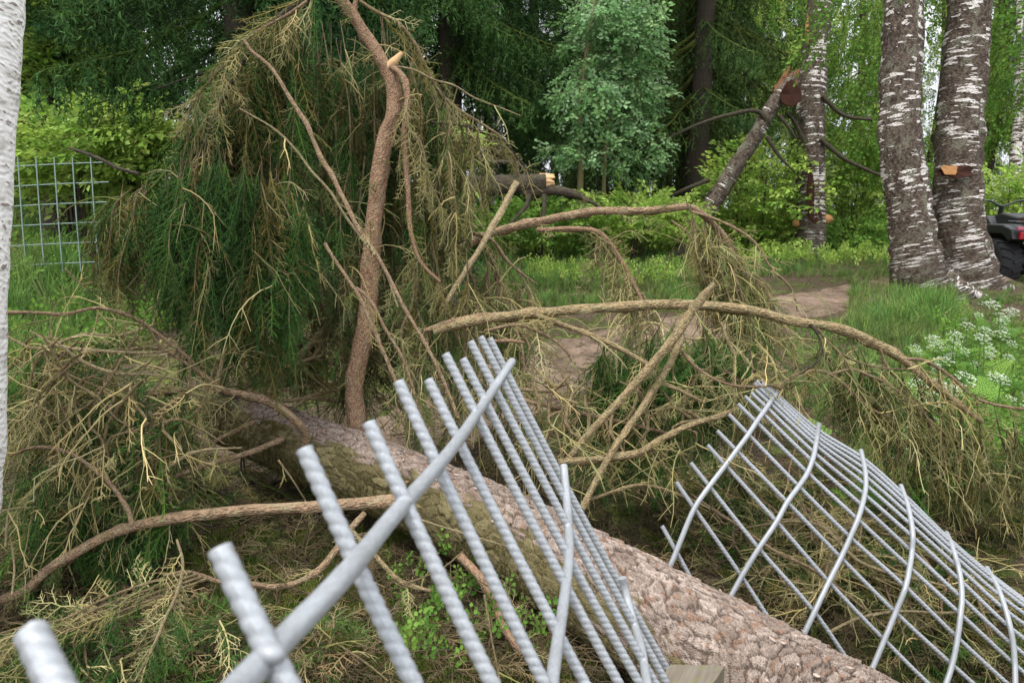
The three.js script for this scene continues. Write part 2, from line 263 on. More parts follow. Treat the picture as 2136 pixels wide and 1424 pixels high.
// sprays on a limb; style: len of sprays, dry = bare sprays per metre, need = needled sprays per metre, green 0..1
function dress(part, curve, len, o, r = R) {
  const { shadeTone = 1, mid = 0, dry = 0, need = 0, green = 0, size = 0.2, t0 = 0.1, t1 = 1, droop = 0.7, flat = 0.5, tan = 0.6 } = o;  // first factor darkens twig and needle colours, standing in for shade
  const place = (n, mk) => { const out = []; for (let k = 0; k < n; k++) { const t = t0 + (t1 - t0) * (k + r()) / n, p = curve.getPoint(t), tg = curve.getTangent(t); const sd = V(r() - 0.5, (r() - 0.5) * 0.6, r() - 0.5).normalize(); sd.addScaledVector(tg, -sd.dot(tg) * 0.6).normalize(); const d = tg.clone().multiplyScalar(rr(0.25, 0.8, r)).addScaledVector(sd, rr(0.5, 1, r) * (1 - 0.4 * droop)).add(V(0, -droop * rr(0.4, 1.2, r), 0)).normalize(); const up = V((r() - 0.5) * 1.4, flat, (r() - 0.5) * 1.4 + 0.4).normalize(); out.push(mk(p, d, up, t)); } return out; };
  if (mid) {
    const b = new PB(), n = Math.round(mid * len);
    for (let k = 0; k < n; k++) {
      const t = t0 + (t1 - t0) * r(), p = curve.getPoint(t), tg = curve.getTangent(t), c = vary(mixc(C_OLIVE, C_TAN, clamp(tan + rr(-0.8, 0.5, r), -0.45, 1.2)), 0.3, r).multiplyScalar(shadeTone), cc = [c.r, c.g, c.b];
      const d = tg.clone().multiplyScalar(rr(0.1, 0.9, r)).add(V(r() - 0.5, (r() - 0.5) * 0.9, r() - 0.5).multiplyScalar(1.6)).normalize(), L = size * rr(0.5, 1.7, r), q = [p], rad = rr(0.0013, 0.0028, r);
      for (let i = 1; i <= 6; i++) { q.push(q[i - 1].clone().addScaledVector(d, L / 6)); d.add(V((r() - 0.5) * 0.5, (r() - 0.5) * 0.4 - droop * 0.24, (r() - 0.5) * 0.5)).normalize(); }
      b.stick(q, rad, rad * 0.45, cc, 5); const cv = new THREE.CatmullRomCurve3(q), ns = 3 + (r() * 6 | 0);
      for (let e = 0; e < ns; e++) { const te = rr(0.2, 1, r), o2 = cv.getPoint(te), dd = cv.getTangent(te).add(V(r() - 0.5, r() - 0.6, r() - 0.5).multiplyScalar(1.7)).normalize(), l2 = L * rr(0.08, 0.3, r); b.stick([o2, o2.clone().addScaledVector(dd, l2 * 0.5), o2.clone().addScaledVector(dd, l2).add(V(0, -l2 * 0.15 * droop, 0))], rad * 0.6, rad * 0.3, cc, 4); }
    }
    const m = mesh('side_twigs', b.geo(), M.dry, part); m.userData.kind = 'stuff';
  }
  if (dry) byVariant('bare_twigs', DRY.slice(0, 2 + (r() * 2.9 | 0)), M.dry, place(Math.round(dry * len), (p, d, up, t) => ({ m: frame(p, d, up, size * rr(0.6, 1.35, r) * (1.1 - 0.4 * t)), c: vary(mixc(C_OLIVE, C_TAN, clamp(tan + rr(-0.9, 0.4, r), -0.4, 1)), 0.3, r).multiplyScalar(shadeTone), k: (r() * 4) | 0 })), part);
  if (need) byVariant('needles', NEED, M.needle, place(Math.round(need * len), (p, d, up, t) => ({ m: frame(p, d, up, size * rr(0.7, 1.3, r) * (1.15 - 0.4 * t)), c: vary(r() < green ? mixc(C_GREEN, C_DGREEN, r()) : mixc(C_BROWNN, C_OLIVE, r() * 0.8), 0.3, r).multiplyScalar(shadeTone), k: (r() * 3) | 0 })), part);
}
// limb from picture points: [[px,py,depth?]...], widths in picture pixels
function pathAt(pts, d0, d1) { const n = pts.length - 1; return pts.map(([x, y, d], i) => at(x, y, d ?? lerp(d0, d1, i / n))); }
function branch(parent, pts, d0, d1, widths, mat, style, o = {}) {
  const P = pathAt(pts, d0, d1), rad = widths.map((w, i) => w * 0.43 * lerp(d0, d1, i / Math.max(1, widths.length - 1)) / F);
  const g = limb(P, rad, { sides: rad[0] > 0.008 ? 9 : 6, step: 0.02, rough: 0.11, freq: 14, knots: 0.7, ...o });
  const m = mesh(o.name || 'branch', g, mat, parent); if (style) dress(m, g.userData.curve, g.userData.len, style); return m;
}
const spruce = thing('fallen_spruce', 'big fallen spruce with scaly log and tangled drooping boughs lying across the mesh fence', 'fallen tree');
{ // the log: overlapping bark scales pushed out of the surface
  const axis = new THREE.CatmullRomCurve3([at(470, 868, 2.78), at(620, 928, 2.56), at(900, 1042, 2.24), at(1180, 1190, 1.97), at(1610, 1442, 1.57), at(1860, 1610, 1.38), at(2080, 1760, 1.25)]);
  const len = axis.getLength(), n = 760, m = 230, pos = [], idx = [], uv = [], col = []; let u = V(0, 1, 0);
  const rad = (t) => lerp(0.094, 0.144, Math.pow(t, 0.9));
  const cell = (a, b, ca, cb, wrap) => { // irregular scales: nearest and second nearest centre
    const x = a * ca, y = b * cb, ix = Math.floor(x), iy = Math.floor(y); let f1 = 9, f2 = 9, id = 0, ox = 0, oy = 0; for (let i = -1; i <= 1; i++) for (let j = -1; j <= 1; j++) { const gx = ix + i, gy = iy + j, wx = ((gx % wrap) + wrap) % wrap, h1 = Math.sin(wx * 127.1 + gy * 311.7) * 43758.5453, h2 = Math.sin(wx * 269.5 + gy * 183.3) * 24634.6345; const px = gx + 0.5 + 0.45 * ((h1 - Math.floor(h1)) * 2 - 1), py = gy + 0.5 + 0.45 * ((h2 - Math.floor(h2)) * 2 - 1), d = Math.hypot(x - px, y - py); if (d < f1) { f2 = f1; f1 = d; id = h1 - Math.floor(h1); ox = x - px; oy = y - py; } else if (d < f2) f2 = d; } return [f1, f2, id, ox, oy]; };
  for (let k = 0; k <= n; k++) {
    const t = k / n, p = axis.getPoint(t), tg = axis.getTangent(t); u.addScaledVector(tg, -u.dot(tg)).normalize(); const w = tg.clone().cross(u), r = rad(t) * (1 + 0.05 * N3(t * len * 3, 1, 4));
    for (let j = 0; j <= m; j++) {
      const a = (j % m) / m, th = a * Math.PI * 2, dx = u.clone().multiplyScalar(Math.cos(th)).addScaledVector(w, Math.sin(th)), s = t * len;
      const wob = 0.9 * N3(Math.cos(th) * 3, s * 16, Math.sin(th) * 3) + 0.2 * N3(Math.cos(th) * 8, s * 44, Math.sin(th) * 8), wob2 = 0.9 * N3(Math.cos(th) * 3 + 9, s * 16, Math.sin(th) * 3) + 0.2 * N3(Math.cos(th) * 8, s * 44 + 7, Math.sin(th) * 8);
      const [f1, f2, id, ox, oy] = cell(a + wob * 0.03, s + wob2 * 0.028, 27, 25, 27), [g1, g2, id2] = cell(a + 0.3 + wob2 * 0.02, s + wob * 0.012, 80, 90, 80);
      const e1 = smooth(0.0, 0.15, f2 - f1), e2 = smooth(0.0, 0.2, g2 - g1);
      const old = smooth(-0.15, 0.3, N3(Math.cos(th) * 1.3 + 2, s * 2.2, Math.sin(th) * 1.3) + t * 0.7 - 0.35); // scales grow thicker towards the butt
      const hgt = (0.0035 + 0.0045 * old) * e1 * (0.6 + 0.6 * id + 0.5 * ox * Math.sin(id * 40) + 0.6 * oy) + 0.0016 * e2 * (0.3 + id2) + 0.002 * fbm(Math.cos(th) * 4, s * 16, Math.sin(th) * 4, 2) + 0.008 * N3(Math.cos(th), s * 4, Math.sin(th));
      pos.push(p.x + dx.x * (r + hgt), p.y + dx.y * (r + hgt), p.z + dx.z * (r + hgt)); uv.push(a * 0.9, s);
      // colour of each scale, with moss patches on the side towards the camera
      let c = mixc([0.22, 0.17, 0.14], [0.45, 0.37, 0.32], id * 0.7 + id2 * 0.3); if (id2 > 0.9) c = [0.25, 0.165, 0.12]; if (e1 < 0.5) c = mixc(c, [0.075, 0.05, 0.038], 0.75); else if (e2 < 0.3) c = mixc(c, [0.15, 0.105, 0.08], 0.6);
      const side = smooth(-0.1, 0.75, dx.z * 0.9 - dx.y * 0.55 + 0.3), ms = side * 1.25 + 0.9 * fbm(Math.cos(th) * 5, s * 9, Math.sin(th) * 5, 3) - 0.75 * smooth(0.42, 0.7, t) - 0.42 + 0.5 * (id - 0.5);
      if (ms > 0.15) c = mixc(c, mixc([0.105, 0.09, 0.036], [0.19, 0.165, 0.075], id), clamp((ms - 0.1) * 6, 0, 0.9));
      const kk = 0.85 + 0.3 * id2; col.push(c[0] * kk, c[1] * kk, c[2] * kk);
    }
  }
  for (let k = 0; k < n; k++) for (let j = 0; j < m; j++) { const a = k * (m + 1) + j; idx.push(a, a + 1, a + m + 2, a, a + m + 2, a + m + 1); }
  const c0 = pos.length / 3, p0 = axis.getPoint(0); pos.push(p0.x, p0.y, p0.z); uv.push(0, 0); col.push(0.3, 0.2, 0.12); for (let j = 0; j < m; j++) idx.push(c0, j + 1, j);
  const g = new THREE.BufferGeometry(); g.setAttribute('position', new THREE.Float32BufferAttribute(pos, 3)); g.setAttribute('uv', new THREE.Float32BufferAttribute(uv, 2)); g.setAttribute('color', new THREE.Float32BufferAttribute(col, 3)); g.setIndex(idx); g.computeVertexNormals();
  const grit = tex(512, 512, (a, b) => { const q = 0.5 + 0.5 * tn(a, b, 14, 14, 2) + 0.3 * tn(a, b, 30, 30, 6); return [q, q, q]; }); grit.repeat.set(4, 4);
  const grain = tex(512, 512, (a, b) => { const q = 0.86 + 0.24 * tn(a, b, 10, 24, 2) + 0.2 * tn(a, b, 26, 34, 6); return [q, q * 0.98, q * 0.96]; }); grain.repeat.set(3, 3);
  M.logBark = std({ vertexColors: true, map: grain, bumpMap: grit, bumpScale: 0.004, roughness: 0.92 });
  const log = mesh('trunk', g, M.logBark, spruce);
  { // moss growing on the flank
    const r2 = RNG(5), b = new PB(); for (let k = 0; k < 26; k++) { const a = rr(0, 6.283, r2), q = rr(0, 1, r2), p = V(Math.cos(a) * q, Math.sin(a) * q, 0), d = V(Math.cos(a) * q + rr(-0.5, 0.5, r2), Math.sin(a) * q + rr(-0.5, 0.5, r2), rr(0.5, 1, r2)).normalize(), w = d.clone().cross(V(r2() - 0.5, r2() - 0.5, r2() - 0.5)).normalize().multiplyScalar(0.1), v = rr(0.7, 1.3, r2); b.tri(p.clone().add(w), p.clone().sub(w), p.clone().addScaledVector(d, 0.55), [v, v, v]); }
    const list = []; for (let k = 0; k < 5200; k++) { const t = r2() * 0.75, th = rr(0.6, 3.0, r2), p = axis.getPoint(t), tg = axis.getTangent(t), uu = V(0, 1, 0); uu.addScaledVector(tg, -uu.dot(tg)).normalize(); const w = tg.clone().cross(uu); const sgn2 = w.z > 0 ? 1 : -1, dx = uu.clone().multiplyScalar(Math.cos(th)).addScaledVector(w, Math.sin(th) * sgn2), s = t * len; if (fbm(Math.cos(th) * 4, s * 7, Math.sin(th) * 4, 3) + 0.12 * Math.sin(th) - 0.5 * smooth(0.4, 0.72, t) < 0.02) continue; list.push({ m: frame(p.addScaledVector(dx, rad(t) + 0.004), tg.clone().addScaledVector(w, rr(-1, 1, r2)), dx, rr(0.004, 0.010, r2)), c: vary([[0.15, 0.135, 0.04], [0.11, 0.105, 0.035], [0.19, 0.16, 0.065]][(r2() * 3) | 0], 0.3, r2) }); }
    instances('moss', b.geo(), M.grass, list, log);
  }
  // loose bark flakes that curl off the log
  const flakes = []; for (let v = 0; v < 5; v++) { const r = RNG(900 + v), b = new PB(), n2 = 8, rim = []; for (let k = 0; k < n2; k++) { const a = (k + rr(-0.3, 0.3, r)) / n2 * 6.283, q = rr(0.45, 1.15, r); rim.push([Math.cos(a) * q, Math.sin(a) * q * 0.8]); } const curl = rr(0.15, 0.5, r), zz = (x, y) => curl * x * x * 0.5 + 0.15 * y * y; const top = rim.map(([x, y]) => V(x, y, zz(x, y) + 0.10)), bot = rim.map(([x, y]) => V(x * 0.9, y * 0.9, zz(x, y) - 0.1)), c = [1, 1, 1]; for (let k = 0; k < n2; k++) { const e = (k + 1) % n2; b.tri(V(0, 0, 0.13), top[k], top[e], c); b.quad(top[k], bot[k], bot[e], top[e], [0.7, 0.6, 0.55]); b.tri(V(0, 0, -0.1), bot[e], bot[k], [0.7, 0.55, 0.5]); } flakes.push(b.geo()); }
  const fm = [[0.33, 0.25, 0.205], [0.38, 0.30, 0.25], [0.21, 0.125, 0.085], [0.29, 0.215, 0.17]].map(c => std({ vertexColors: true, color: lin(...c), roughness: 0.9 }));
  const r = RNG(66), sgn = 1;
  for (let k = 0; k < 170; k++) {
    const slab = k < 0, t = slab ? 0.5 + 0.5 * r() : 0.3 + 0.7 * Math.pow(r(), 0.75), th = slab ? rr(-0.75, -0.1, r) * sgn : rr(-1.9, 0.9, r), p = axis.getPoint(t), tg = axis.getTangent(t), uu = V(0, 1, 0); uu.addScaledVector(tg, -uu.dot(tg)).normalize(); const w = tg.clone().cross(uu), dx = uu.clone().multiplyScalar(Math.cos(th)).addScaledVector(w, Math.sin(th)); const s = slab ? rr(0.012, 0.02, r) : rr(0.003, 0.0065, r);
    const f = mesh('bark_flake', flakes[k % 5], slab ? fm[2] : fm[(k * 7) % 4], log); f.matrixAutoUpdate = true; const mt = frame(p.addScaledVector(dx, rad(t) + 0.010 + s * 0.1), tg.clone().addScaledVector(w, rr(-0.8, 0.8, r)), dx.clone().addScaledVector(tg, rr(-0.35, 0.35, r)).addScaledVector(w, rr(-0.3, 0.3, r)), s * rr(1.1, 1.8, r), s, s); mt.decompose(f.position, f.quaternion, f.scale);
  }
}
const dryS = { mid: 10, dry: 14, size: 0.13, droop: 0.5 }, dryL = { mid: 12, dry: 20, size: 0.2, droop: 0.6 }, few = { mid: 5, dry: 4, size: 0.09, droop: 0.3 };
// main limbs of the fallen spruce that stand out one by one
const stem = branch(spruce, [[752, 930], [742, 860], [740, 800], [765, 660], [776, 500], [786, 400], [801, 300], [822, 230], [816, 165], [792, 120], [762, 72], [737, 34], [705, -10], [670, -60]], 2.5, 2.5, [46, 44, 42, 42, 40, 37, 34, 32, 29, 26, 22], M.limbRed, { mid: 11, dry: 7, size: 0.13, droop: 0.6 }, { sides: 16, rough: 0.11, step: 0.012, knots: 0.4 });
branch(spruce, [[735, 40], [740, 12], [748, -20], [765, -60]], 2.5, 2.5, [14, 11, 9], M.limbRed);
branch(spruce, [[806, 150], [822, 128], [838, 110]], 2.5, 2.48, [24, 20, 9], M.wood, null, { name: 'splintered_stub', rough: 0.3, step: 0.006 });
branch(spruce, [[815, 140], [838, 158], [850, 200], [843, 270], [848, 350], [852, 420], [858, 490], [874, 540], [890, 562], [918, 588]], 2.48, 2.42, [17, 15, 12, 10, 8], M.limbRed, { dry: 22, need: 10, size: 0.14, droop: 0.9 });
branch(spruce, [[705, -10], [650, -8], [608, 16], [560, 56], [530, 92], [490, 160], [445, 250], [405, 350]], 2.5, 2.45, [22, 16, 11, 6], M.limbDark, { dry: 40, need: 40, size: 0.2, green: 0.2, droop: 0.8 });
branch(spruce, [[640, 2], [600, 30], [530, 70], [470, 130], [420, 190], [380, 250]], 2.42, 2.35, [8, 6, 3], M.limbTan, { dry: 60, need: 20, size: 0.13, green: 0.1, droop: 0.5 });
branch(spruce, [[509, 84], [526, 108], [566, 142], [607, 209], [637, 256], [667, 323], [694, 371], [720, 421], [744, 470], [791, 541], [845, 645], [885, 713], [916, 773], [956, 871]], 2.36, 1.98, [7, 9, 11, 12, 11, 10, 9, 8], M.limbTan, { dry: 10, size: 0.09, droop: 0.4, t0: 0.3 });
branch(spruce, [[499, 226], [573, 270], [617, 313], [650, 357], [687, 398], [714, 441], [760, 505], [800, 560], [830, 640]], 2.34, 2.2, [4, 6, 6, 6, 5], M.limbGrey, few);
branch(spruce, [[677, 508], [700, 545], [742, 607], [770, 665], [790, 712], [815, 770], [830, 808]], 2.2, 2.1, [9, 9, 9, 8], M.limbTan, few);
branch(spruce, [[742, 600], [772, 625], [800, 680], [838, 745], [862, 810], [880, 880]], 2.2, 2.1, [9, 8, 7, 5], M.limbTan, dryS);
branch(spruce, [[750, 2], [784, 24], [825, 44], [848, 67], [868, 98], [889, 142], [919, 195], [943, 219], [980, 243], [1017, 266], [1050, 290], [1071, 324], [1084, 370]], 2.5, 2.75, [9, 9, 8, 7, 7, 6], M.limbOlive, { dry: 30, size: 0.15, droop: 0.9, need: 8 });
branch(spruce, [[820, 138], [862, 145], [902, 165], [949, 179], [986, 202], [1037, 222], [1085, 241]], 2.48, 2.6, [6, 5, 4, 3], M.limbGrey, few);
branch(spruce, [[900, 255], [970, 263], [1003, 276], [1050, 292], [1080, 330], [1105, 360]], 2.6, 2.75, [6, 5, 3], M.limbDark, dryS);
branch(spruce, [[845, 262], [872, 290], [885, 324], [889, 364], [899, 388], [918, 425], [930, 480]], 2.45, 2.45, [6, 5, 3], M.limbOlive, { dry: 45, size: 0.12, droop: 1 });
branch(spruce, [[830, 1046], [720, 1052], [640, 1058], [506, 1065], [404, 1076], [286, 1096], [219, 1119], [152, 1156], [101, 1187], [47, 1234], [0, 1252], [-60, 1262]], 2.14, 1.8, [31, 28, 27, 26, 25, 24, 22, 20], M.limbTan, { dry: 8, size: 0.1, droop: 0.3, t0: 0.3 }, { sides: 14, step: 0.012, rough: 0.09 });
branch(spruce, [[276, 1096], [268, 1070], [249, 1035], [219, 998], [175, 964], [131, 940], [70, 934], [20, 950]], 1.92, 1.95, [13, 12, 11, 9, 6], M.limbTan, dryS);
branch(spruce, [[590, 915], [519, 944], [438, 966], [371, 991], [297, 1024]], 2.42, 2.1, [14, 14, 13, 10], M.limbTan, few);
branch(spruce, [[530, 880], [470, 908], [404, 944]], 2.5, 2.25, [12, 10, 9], M.limbTan, few);
branch(spruce, [[630, 960], [637, 908], [622, 884], [573, 844], [526, 827], [455, 814], [371, 814], [290, 824], [209, 828], [158, 841], [100, 870]], 2.42, 2.15, [22, 20, 19, 18, 15, 12, 9], M.limbTan, { dry: 22, size: 0.16, droop: 0.5, t0: 0.4 }, { sides: 12, step: 0.014 });
branch(spruce, [[470, 815], [450, 803], [404, 767], [337, 729], [290, 726], [250, 740]], 2.26, 2.15, [13, 12, 10, 7], M.limbTan, dryS);
branch(spruce, [[430, 800], [398, 752], [354, 716], [313, 686], [270, 660], [202, 642], [135, 655], [67, 652], [-20, 654]], 2.24, 2.0, [10, 10, 9, 9, 9], M.limbTan, dryS);
branch(spruce, [[337, 730], [318, 700], [303, 676], [260, 655]], 2.16, 2.1, [9, 8, 6], M.limbTan, few);
branch(spruce, [[452, 792], [462, 755], [474, 719]], 2.24, 2.26, [12, 11, 10], M.limbOlive);
branch(spruce, [[560, 830], [575, 800], [606, 760], [650, 715], [700, 660]], 2.6, 2.7, [34, 26, 18, 12], M.limbOlive, dryS);
for (const [a, b] of [[[520, 790, 2.5], [600, 762, 2.7]], [[512, 806, 2.48], [650, 757, 2.7]], [[545, 820, 2.55], [705, 808, 2.75]], [[590, 836, 2.5], [720, 838, 2.7]], [[610, 850, 2.5], [700, 814, 2.7]], [[530, 800, 2.5], [690, 735, 2.7]]]) branch(spruce, [a, [(a[0] + b[0]) / 2 + rr(-8, 8), (a[1] + b[1]) / 2 - 6, (a[2] + b[2]) / 2], b], a[2], b[2], [11, 10, 8], M.limbOlive, few);
branch(spruce, [[760, 1070], [735, 1100], [698, 1150], [674, 1180], [624, 1213], [573, 1224], [512, 1216], [448, 1211], [391, 1193], [340, 1200]], 1.95, 1.68, [14, 16, 16, 14, 12, 10, 7], M.limbTan, few, { sides: 12, step: 0.012 });
for (const [dy, e] of [[0, 0], [14, 1], [26, 2], [38, 3]]) branch(spruce, [[400 + e * 10, 1192 + dy * 0.4], [303, 1217 + dy], [209, 1252 + dy], [135, 1290 + dy * 0.8], [50, 1306 + dy * 1.2], [-30, 1330 + dy]], 1.7, 1.62, [8, 7, 6, 4], M.limbOlive, { dry: 20, size: 0.12, droop: 0.25 });
branch(spruce, [[368, 1125], [381, 1180], [367, 1241], [344, 1288], [320, 1348], [280, 1420]], 1.68, 1.55, [6, 8, 8, 7, 5], M.limbGrey, { dry: 30, size: 0.1, droop: 0.3 });
branch(spruce, [[960, 1160], [1003, 1207], [1030, 1254], [1050, 1308], [1090, 1365]], 1.98, 1.72, [20, 19, 18, 14], M.limbRed, null, { sides: 12 });
branch(spruce, [[728, 1100], [765, 1140], [801, 1180], [842, 1217], [900, 1232]], 1.85, 1.75, [11, 12, 13, 9], M.limbOlive, few);
branch(spruce, [[842, 1217], [880, 1205], [930, 1180], [965, 1150]], 1.76, 1.8, [6, 5, 3], M.limbOlive);
branch(spruce, [[880, 1085], [960, 1110], [1060, 1140]], 1.9, 1.78, [5, 5, 4], M.limbGrey);
for (const [a, b, c] of [[[1010, 1240], [1025, 1330], [1045, 1430]], [[1020, 1395], [1060, 1370], [1110, 1350]], [[700, 1340], [760, 1380], [810, 1420]]]) branch(spruce, [a, b, c], 1.7, 1.6, [6, 5, 4], M.limbOlive, few);
branch(spruce, [[60, 872], [110, 905], [150, 920]], 2.05, 2.1, [6, 5, 4], M.limbGrey);
for (const [x, y, x2, y2, d] of [[10, 1140, 30, 1010, 1.75], [24, 1240, 20, 1120, 1.72], [580, 960, 640, 1050, 2.15], [560, 480, 540, 590, 2.5], [545, 530, 640, 480, 2.5], [600, 500, 660, 590, 2.5], [265, 600, 300, 555, 2.4], [265, 600, 305, 630, 2.4], [330, 625, 345, 690, 2.4], [200, 545, 230, 640, 2.45], [135, 560, 215, 620, 2.4]]) branch(spruce, [[x, y], [(x + x2) / 2 + rr(-10, 10), (y + y2) / 2 + rr(-8, 8)], [x2, y2]], d, d + 0.05, [6, 5, 3], M.limbGrey, few);
branch(spruce, [[560, 485], [552, 520], [556, 560], [548, 600]], 2.5, 2.5, [14, 12, 9], M.limbTan, few);
branch(spruce, [[290, 362], [250, 352], [205, 330], [165, 315], [140, 308]], 2.5, 2.6, [8, 9, 8, 5], M.limbDark);

// procedural families of drooping boughs: from a line to a line
function family(parent, n, A, B, dA, dB, w, mat, style, { sag = 0.25, jit = 14, seed = 1, low = false } = {}) {
  const r = RNG(seed * 7919 + 13), pick = (L, t) => { const k = t * (L.length - 1), i = Math.min(L.length - 2, Math.floor(k)), f = k - i; return [lerp(L[i][0], L[i + 1][0], f), lerp(L[i][1], L[i + 1][1], f)]; };
  for (let k = 0; k < n; k++) {
    const t = (k + r()) / n, a = pick(A, t), b = pick(B, clamp(t + rr(-0.14, 0.14, r), 0, 1)); const f1 = rr(0.72, 1.1, r); b[0] = lerp(a[0], b[0], f1); b[1] = lerp(a[1], b[1], f1);
    const da = low ? Math.max(0.8, gdepth(a[0], a[1]) - rr(0.05, 0.3, r)) : rr(dA[0], dA[1], r), db = low ? Math.max(0.8, gdepth(b[0], b[1]) - rr(0.02, 0.12, r)) : rr(dB[0], dB[1], r);
    const pts = []; for (let i = 0; i <= 4; i++) { const q = i / 4, x = lerp(a[0], b[0], q * (1 - sag) + sag * (1 - (1 - q) * (1 - q))), y = lerp(a[1], b[1], q * (1 - sag) + sag * q * q); pts.push([x + rr(-jit, jit, r), y + rr(-jit, jit, r) * (i ? 0.6 : 2.2), lerp(da, db, q)]); }
    const P = pts.map(p => { const v = at(p[0], p[1], p[2]); v.y = Math.max(v.y, ground(v.x, v.z) + 0.012); return v; }); const sc = da / F / 2, g = limb(P, [w[0] * sc * 0.35, w[0] * sc * rr(0.7, 1.1, r), w[1] * sc, 1.6 * sc], { sides: 5, step: 0.04, rough: 0.09, cap: false });
    const m = mesh('bough', g, mat, parent); dress(m, g.userData.curve, g.userData.len, typeof style === 'function' ? style(t, r) : style, r);
  }
}
const ARCH = [[640, 4], [560, 58], [505, 125], [440, 195], [385, 260]];
family(spruce, 22, ARCH, [[620, 560], [560, 600], [480, 560], [410, 520], [350, 460]], [2.42, 2.62], [2.42, 2.7], [4, 3], M.limbOlive, (t, r) => ({ shadeTone: rr(0.45, 0.95, r), mid: 4, dry: 6, need: 42, size: 0.18, green: r() < 0.7 ? 0.92 : 0.3, droop: 1, tan: 0.4 }), { seed: 1 });  // shade within the veil is put into the colours, varied per bough
family(spruce, 30, [[640, 380], [560, 330], [470, 300], [410, 310], [345, 360]], [[620, 700], [550, 715], [470, 690], [400, 660], [330, 620]], [2.2, 2.42], [2.18, 2.42], [4, 3], M.limbOlive, (t, r) => ({ shadeTone: rr(0.6, 1.15, r), need: 60, dry: 3, mid: 3, size: rr(0.15, 0.23, r), green: r() < 0.85 ? 0.98 : 0.4, droop: 1 }), { seed: 2 });
family(spruce, 8, [[250, 385], [290, 365], [320, 390]], [[175, 570], [220, 610], [290, 620]], [2.35, 2.5], [2.35, 2.5], [6, 4], M.limbOlive, { need: 40, dry: 12, mid: 6, size: 0.16, green: 0.45, droop: 1, tan: 0.3 }, { seed: 3 });
family(spruce, 26, [[650, 20], [700, 60], [790, 40], [850, 90], [880, 150]], [[610, 690], [690, 800], [800, 830], [880, 700], [960, 640]], [2.55, 2.9], [2.5, 2.95], [5, 4], M.limbOlive, (t, r) => ({ shadeTone: rr(0.45, 1.05, r), mid: 8, dry: 7, need: 30, size: 0.16, green: r() < 0.85 - 0.35 * t ? 0.9 : 0.2, droop: 1, tan: 0.5 }), { seed: 4 });  // twigs and needles coloured darker for shade, at random per bough
family(spruce, 16, [[860, 120], [920, 200], [1000, 270]], [[900, 600], [960, 520], [1010, 430]], [2.5, 2.7], [2.5, 2.8], [6, 4], M.limbOlive, { mid: 14, dry: 22, need: 12, size: 0.13, green: 0.6, droop: 0.95 }, { seed: 5 });
family(spruce, 17, [[100, 690], [230, 670], [370, 740], [490, 810]], [[-60, 900], [20, 1010], [150, 1110], [300, 1060]], [2.05, 2.3], [1.95, 2.3], [7, 5], M.limbOlive, (t, r) => ({ mid: 13, dry: 8, need: r() < 0.6 ? 22 : 3, size: 0.18, green: 0.75, droop: 0.5, tan: 0.7 }), { seed: 6, jit: 30 });
family(spruce, 9, [[-20, 720], [150, 760], [330, 860], [480, 930]], [[330, 640], [420, 790], [360, 960], [200, 1090]], [2.0, 2.2], [2.0, 2.25], [9, 6], M.limbGrey, { mid: 9, dry: 4, size: 0.15, droop: 0.3, tan: 0.9 }, { seed: 26, jit: 34, sag: 0.1 });
family(spruce, 18, [[120, 680], [230, 760], [330, 830], [400, 870]], [[20, 1150], [120, 1190], [230, 1080], [330, 1010]], [2.3, 2.5], [2.1, 2.3], [6, 4], M.limbDark, { dry: 4, need: 34, mid: 4, size: 0.18, green: 0.85, droop: 0.8, tan: 0.3 }, { seed: 7, jit: 20 });
family(spruce, 22, [[860, 560], [960, 560], [1080, 600]], [[840, 940], [980, 930], [1120, 880]], [2.4, 2.9], [2.3, 2.8], [7, 5], M.limbOlive, { mid: 14, dry: 10, need: 16, size: 0.15, green: 0.7, droop: 0.7, tan: 0.6 }, { seed: 8, jit: 26 });
family(spruce, 14, [[560, 560], [700, 600], [840, 620]], [[520, 790], [680, 820], [840, 870]], [2.65, 2.9], [2.7, 2.95], [8, 5], M.limbTan, { mid: 26, dry: 8, need: 8, size: 0.15, green: 0.7, droop: 0.4, tan: 0.8 }, { seed: 27, jit: 34 });
family(spruce, 16, [[400, 690], [520, 700], [640, 690], [720, 700]], [[440, 830], [540, 800], [650, 800], [740, 830]], [2.6, 2.9], [2.62, 2.85], [10, 6], M.limbOlive, { mid: 26, dry: 10, need: 14, size: 0.16, green: 0.75, droop: 0.4, tan: 0.8 }, { seed: 29, jit: 50 });
family(spruce, 14, [[20, 760], [180, 700], [330, 760], [430, 860]], [[280, 900], [60, 980], [120, 1080], [330, 960]], [1.95, 2.1], [1.9, 2.1], [8, 6], M.limbOlive, { mid: 7, dry: 2, size: 0.16, droop: 0.5, tan: 1.1 }, { seed: 30, jit: 46, sag: 0.5 });
family(spruce, 12, [[350, 1010], [480, 980], [620, 1000]], [[420, 1060], [560, 1050], [700, 1040]], [2.3, 2.5], [2.2, 2.4], [7, 5], M.limbDark, { mid: 16, dry: 8, need: 10, size: 0.14, green: 0.5, droop: 0.2, tan: 0.2 }, { seed: 31, jit: 40, low: true });
family(spruce, 26, [[1280, 690], [1400, 670], [1560, 690]], [[1200, 960], [1370, 960], [1560, 880]], [2.28, 2.6], [2.25, 2.55], [5, 4], M.limbOlive, { mid: 5, dry: 3, need: 62, size: 0.17, green: 0.95, droop: 0.95 }, { seed: 9, jit: 22 });
family(spruce, 34, [[1240, 980], [1450, 930], [1700, 980], [1950, 1090]], [[1420, 1130], [1650, 1250], [1900, 1370], [2120, 1430]], [2.2, 2.6], [2.1, 2.5], [8, 5], M.limbTan, { mid: 16, dry: 8, need: 14, size: 0.16, green: 0.75, droop: 0.25, tan: 0.6 }, { seed: 10, jit: 40, low: true });
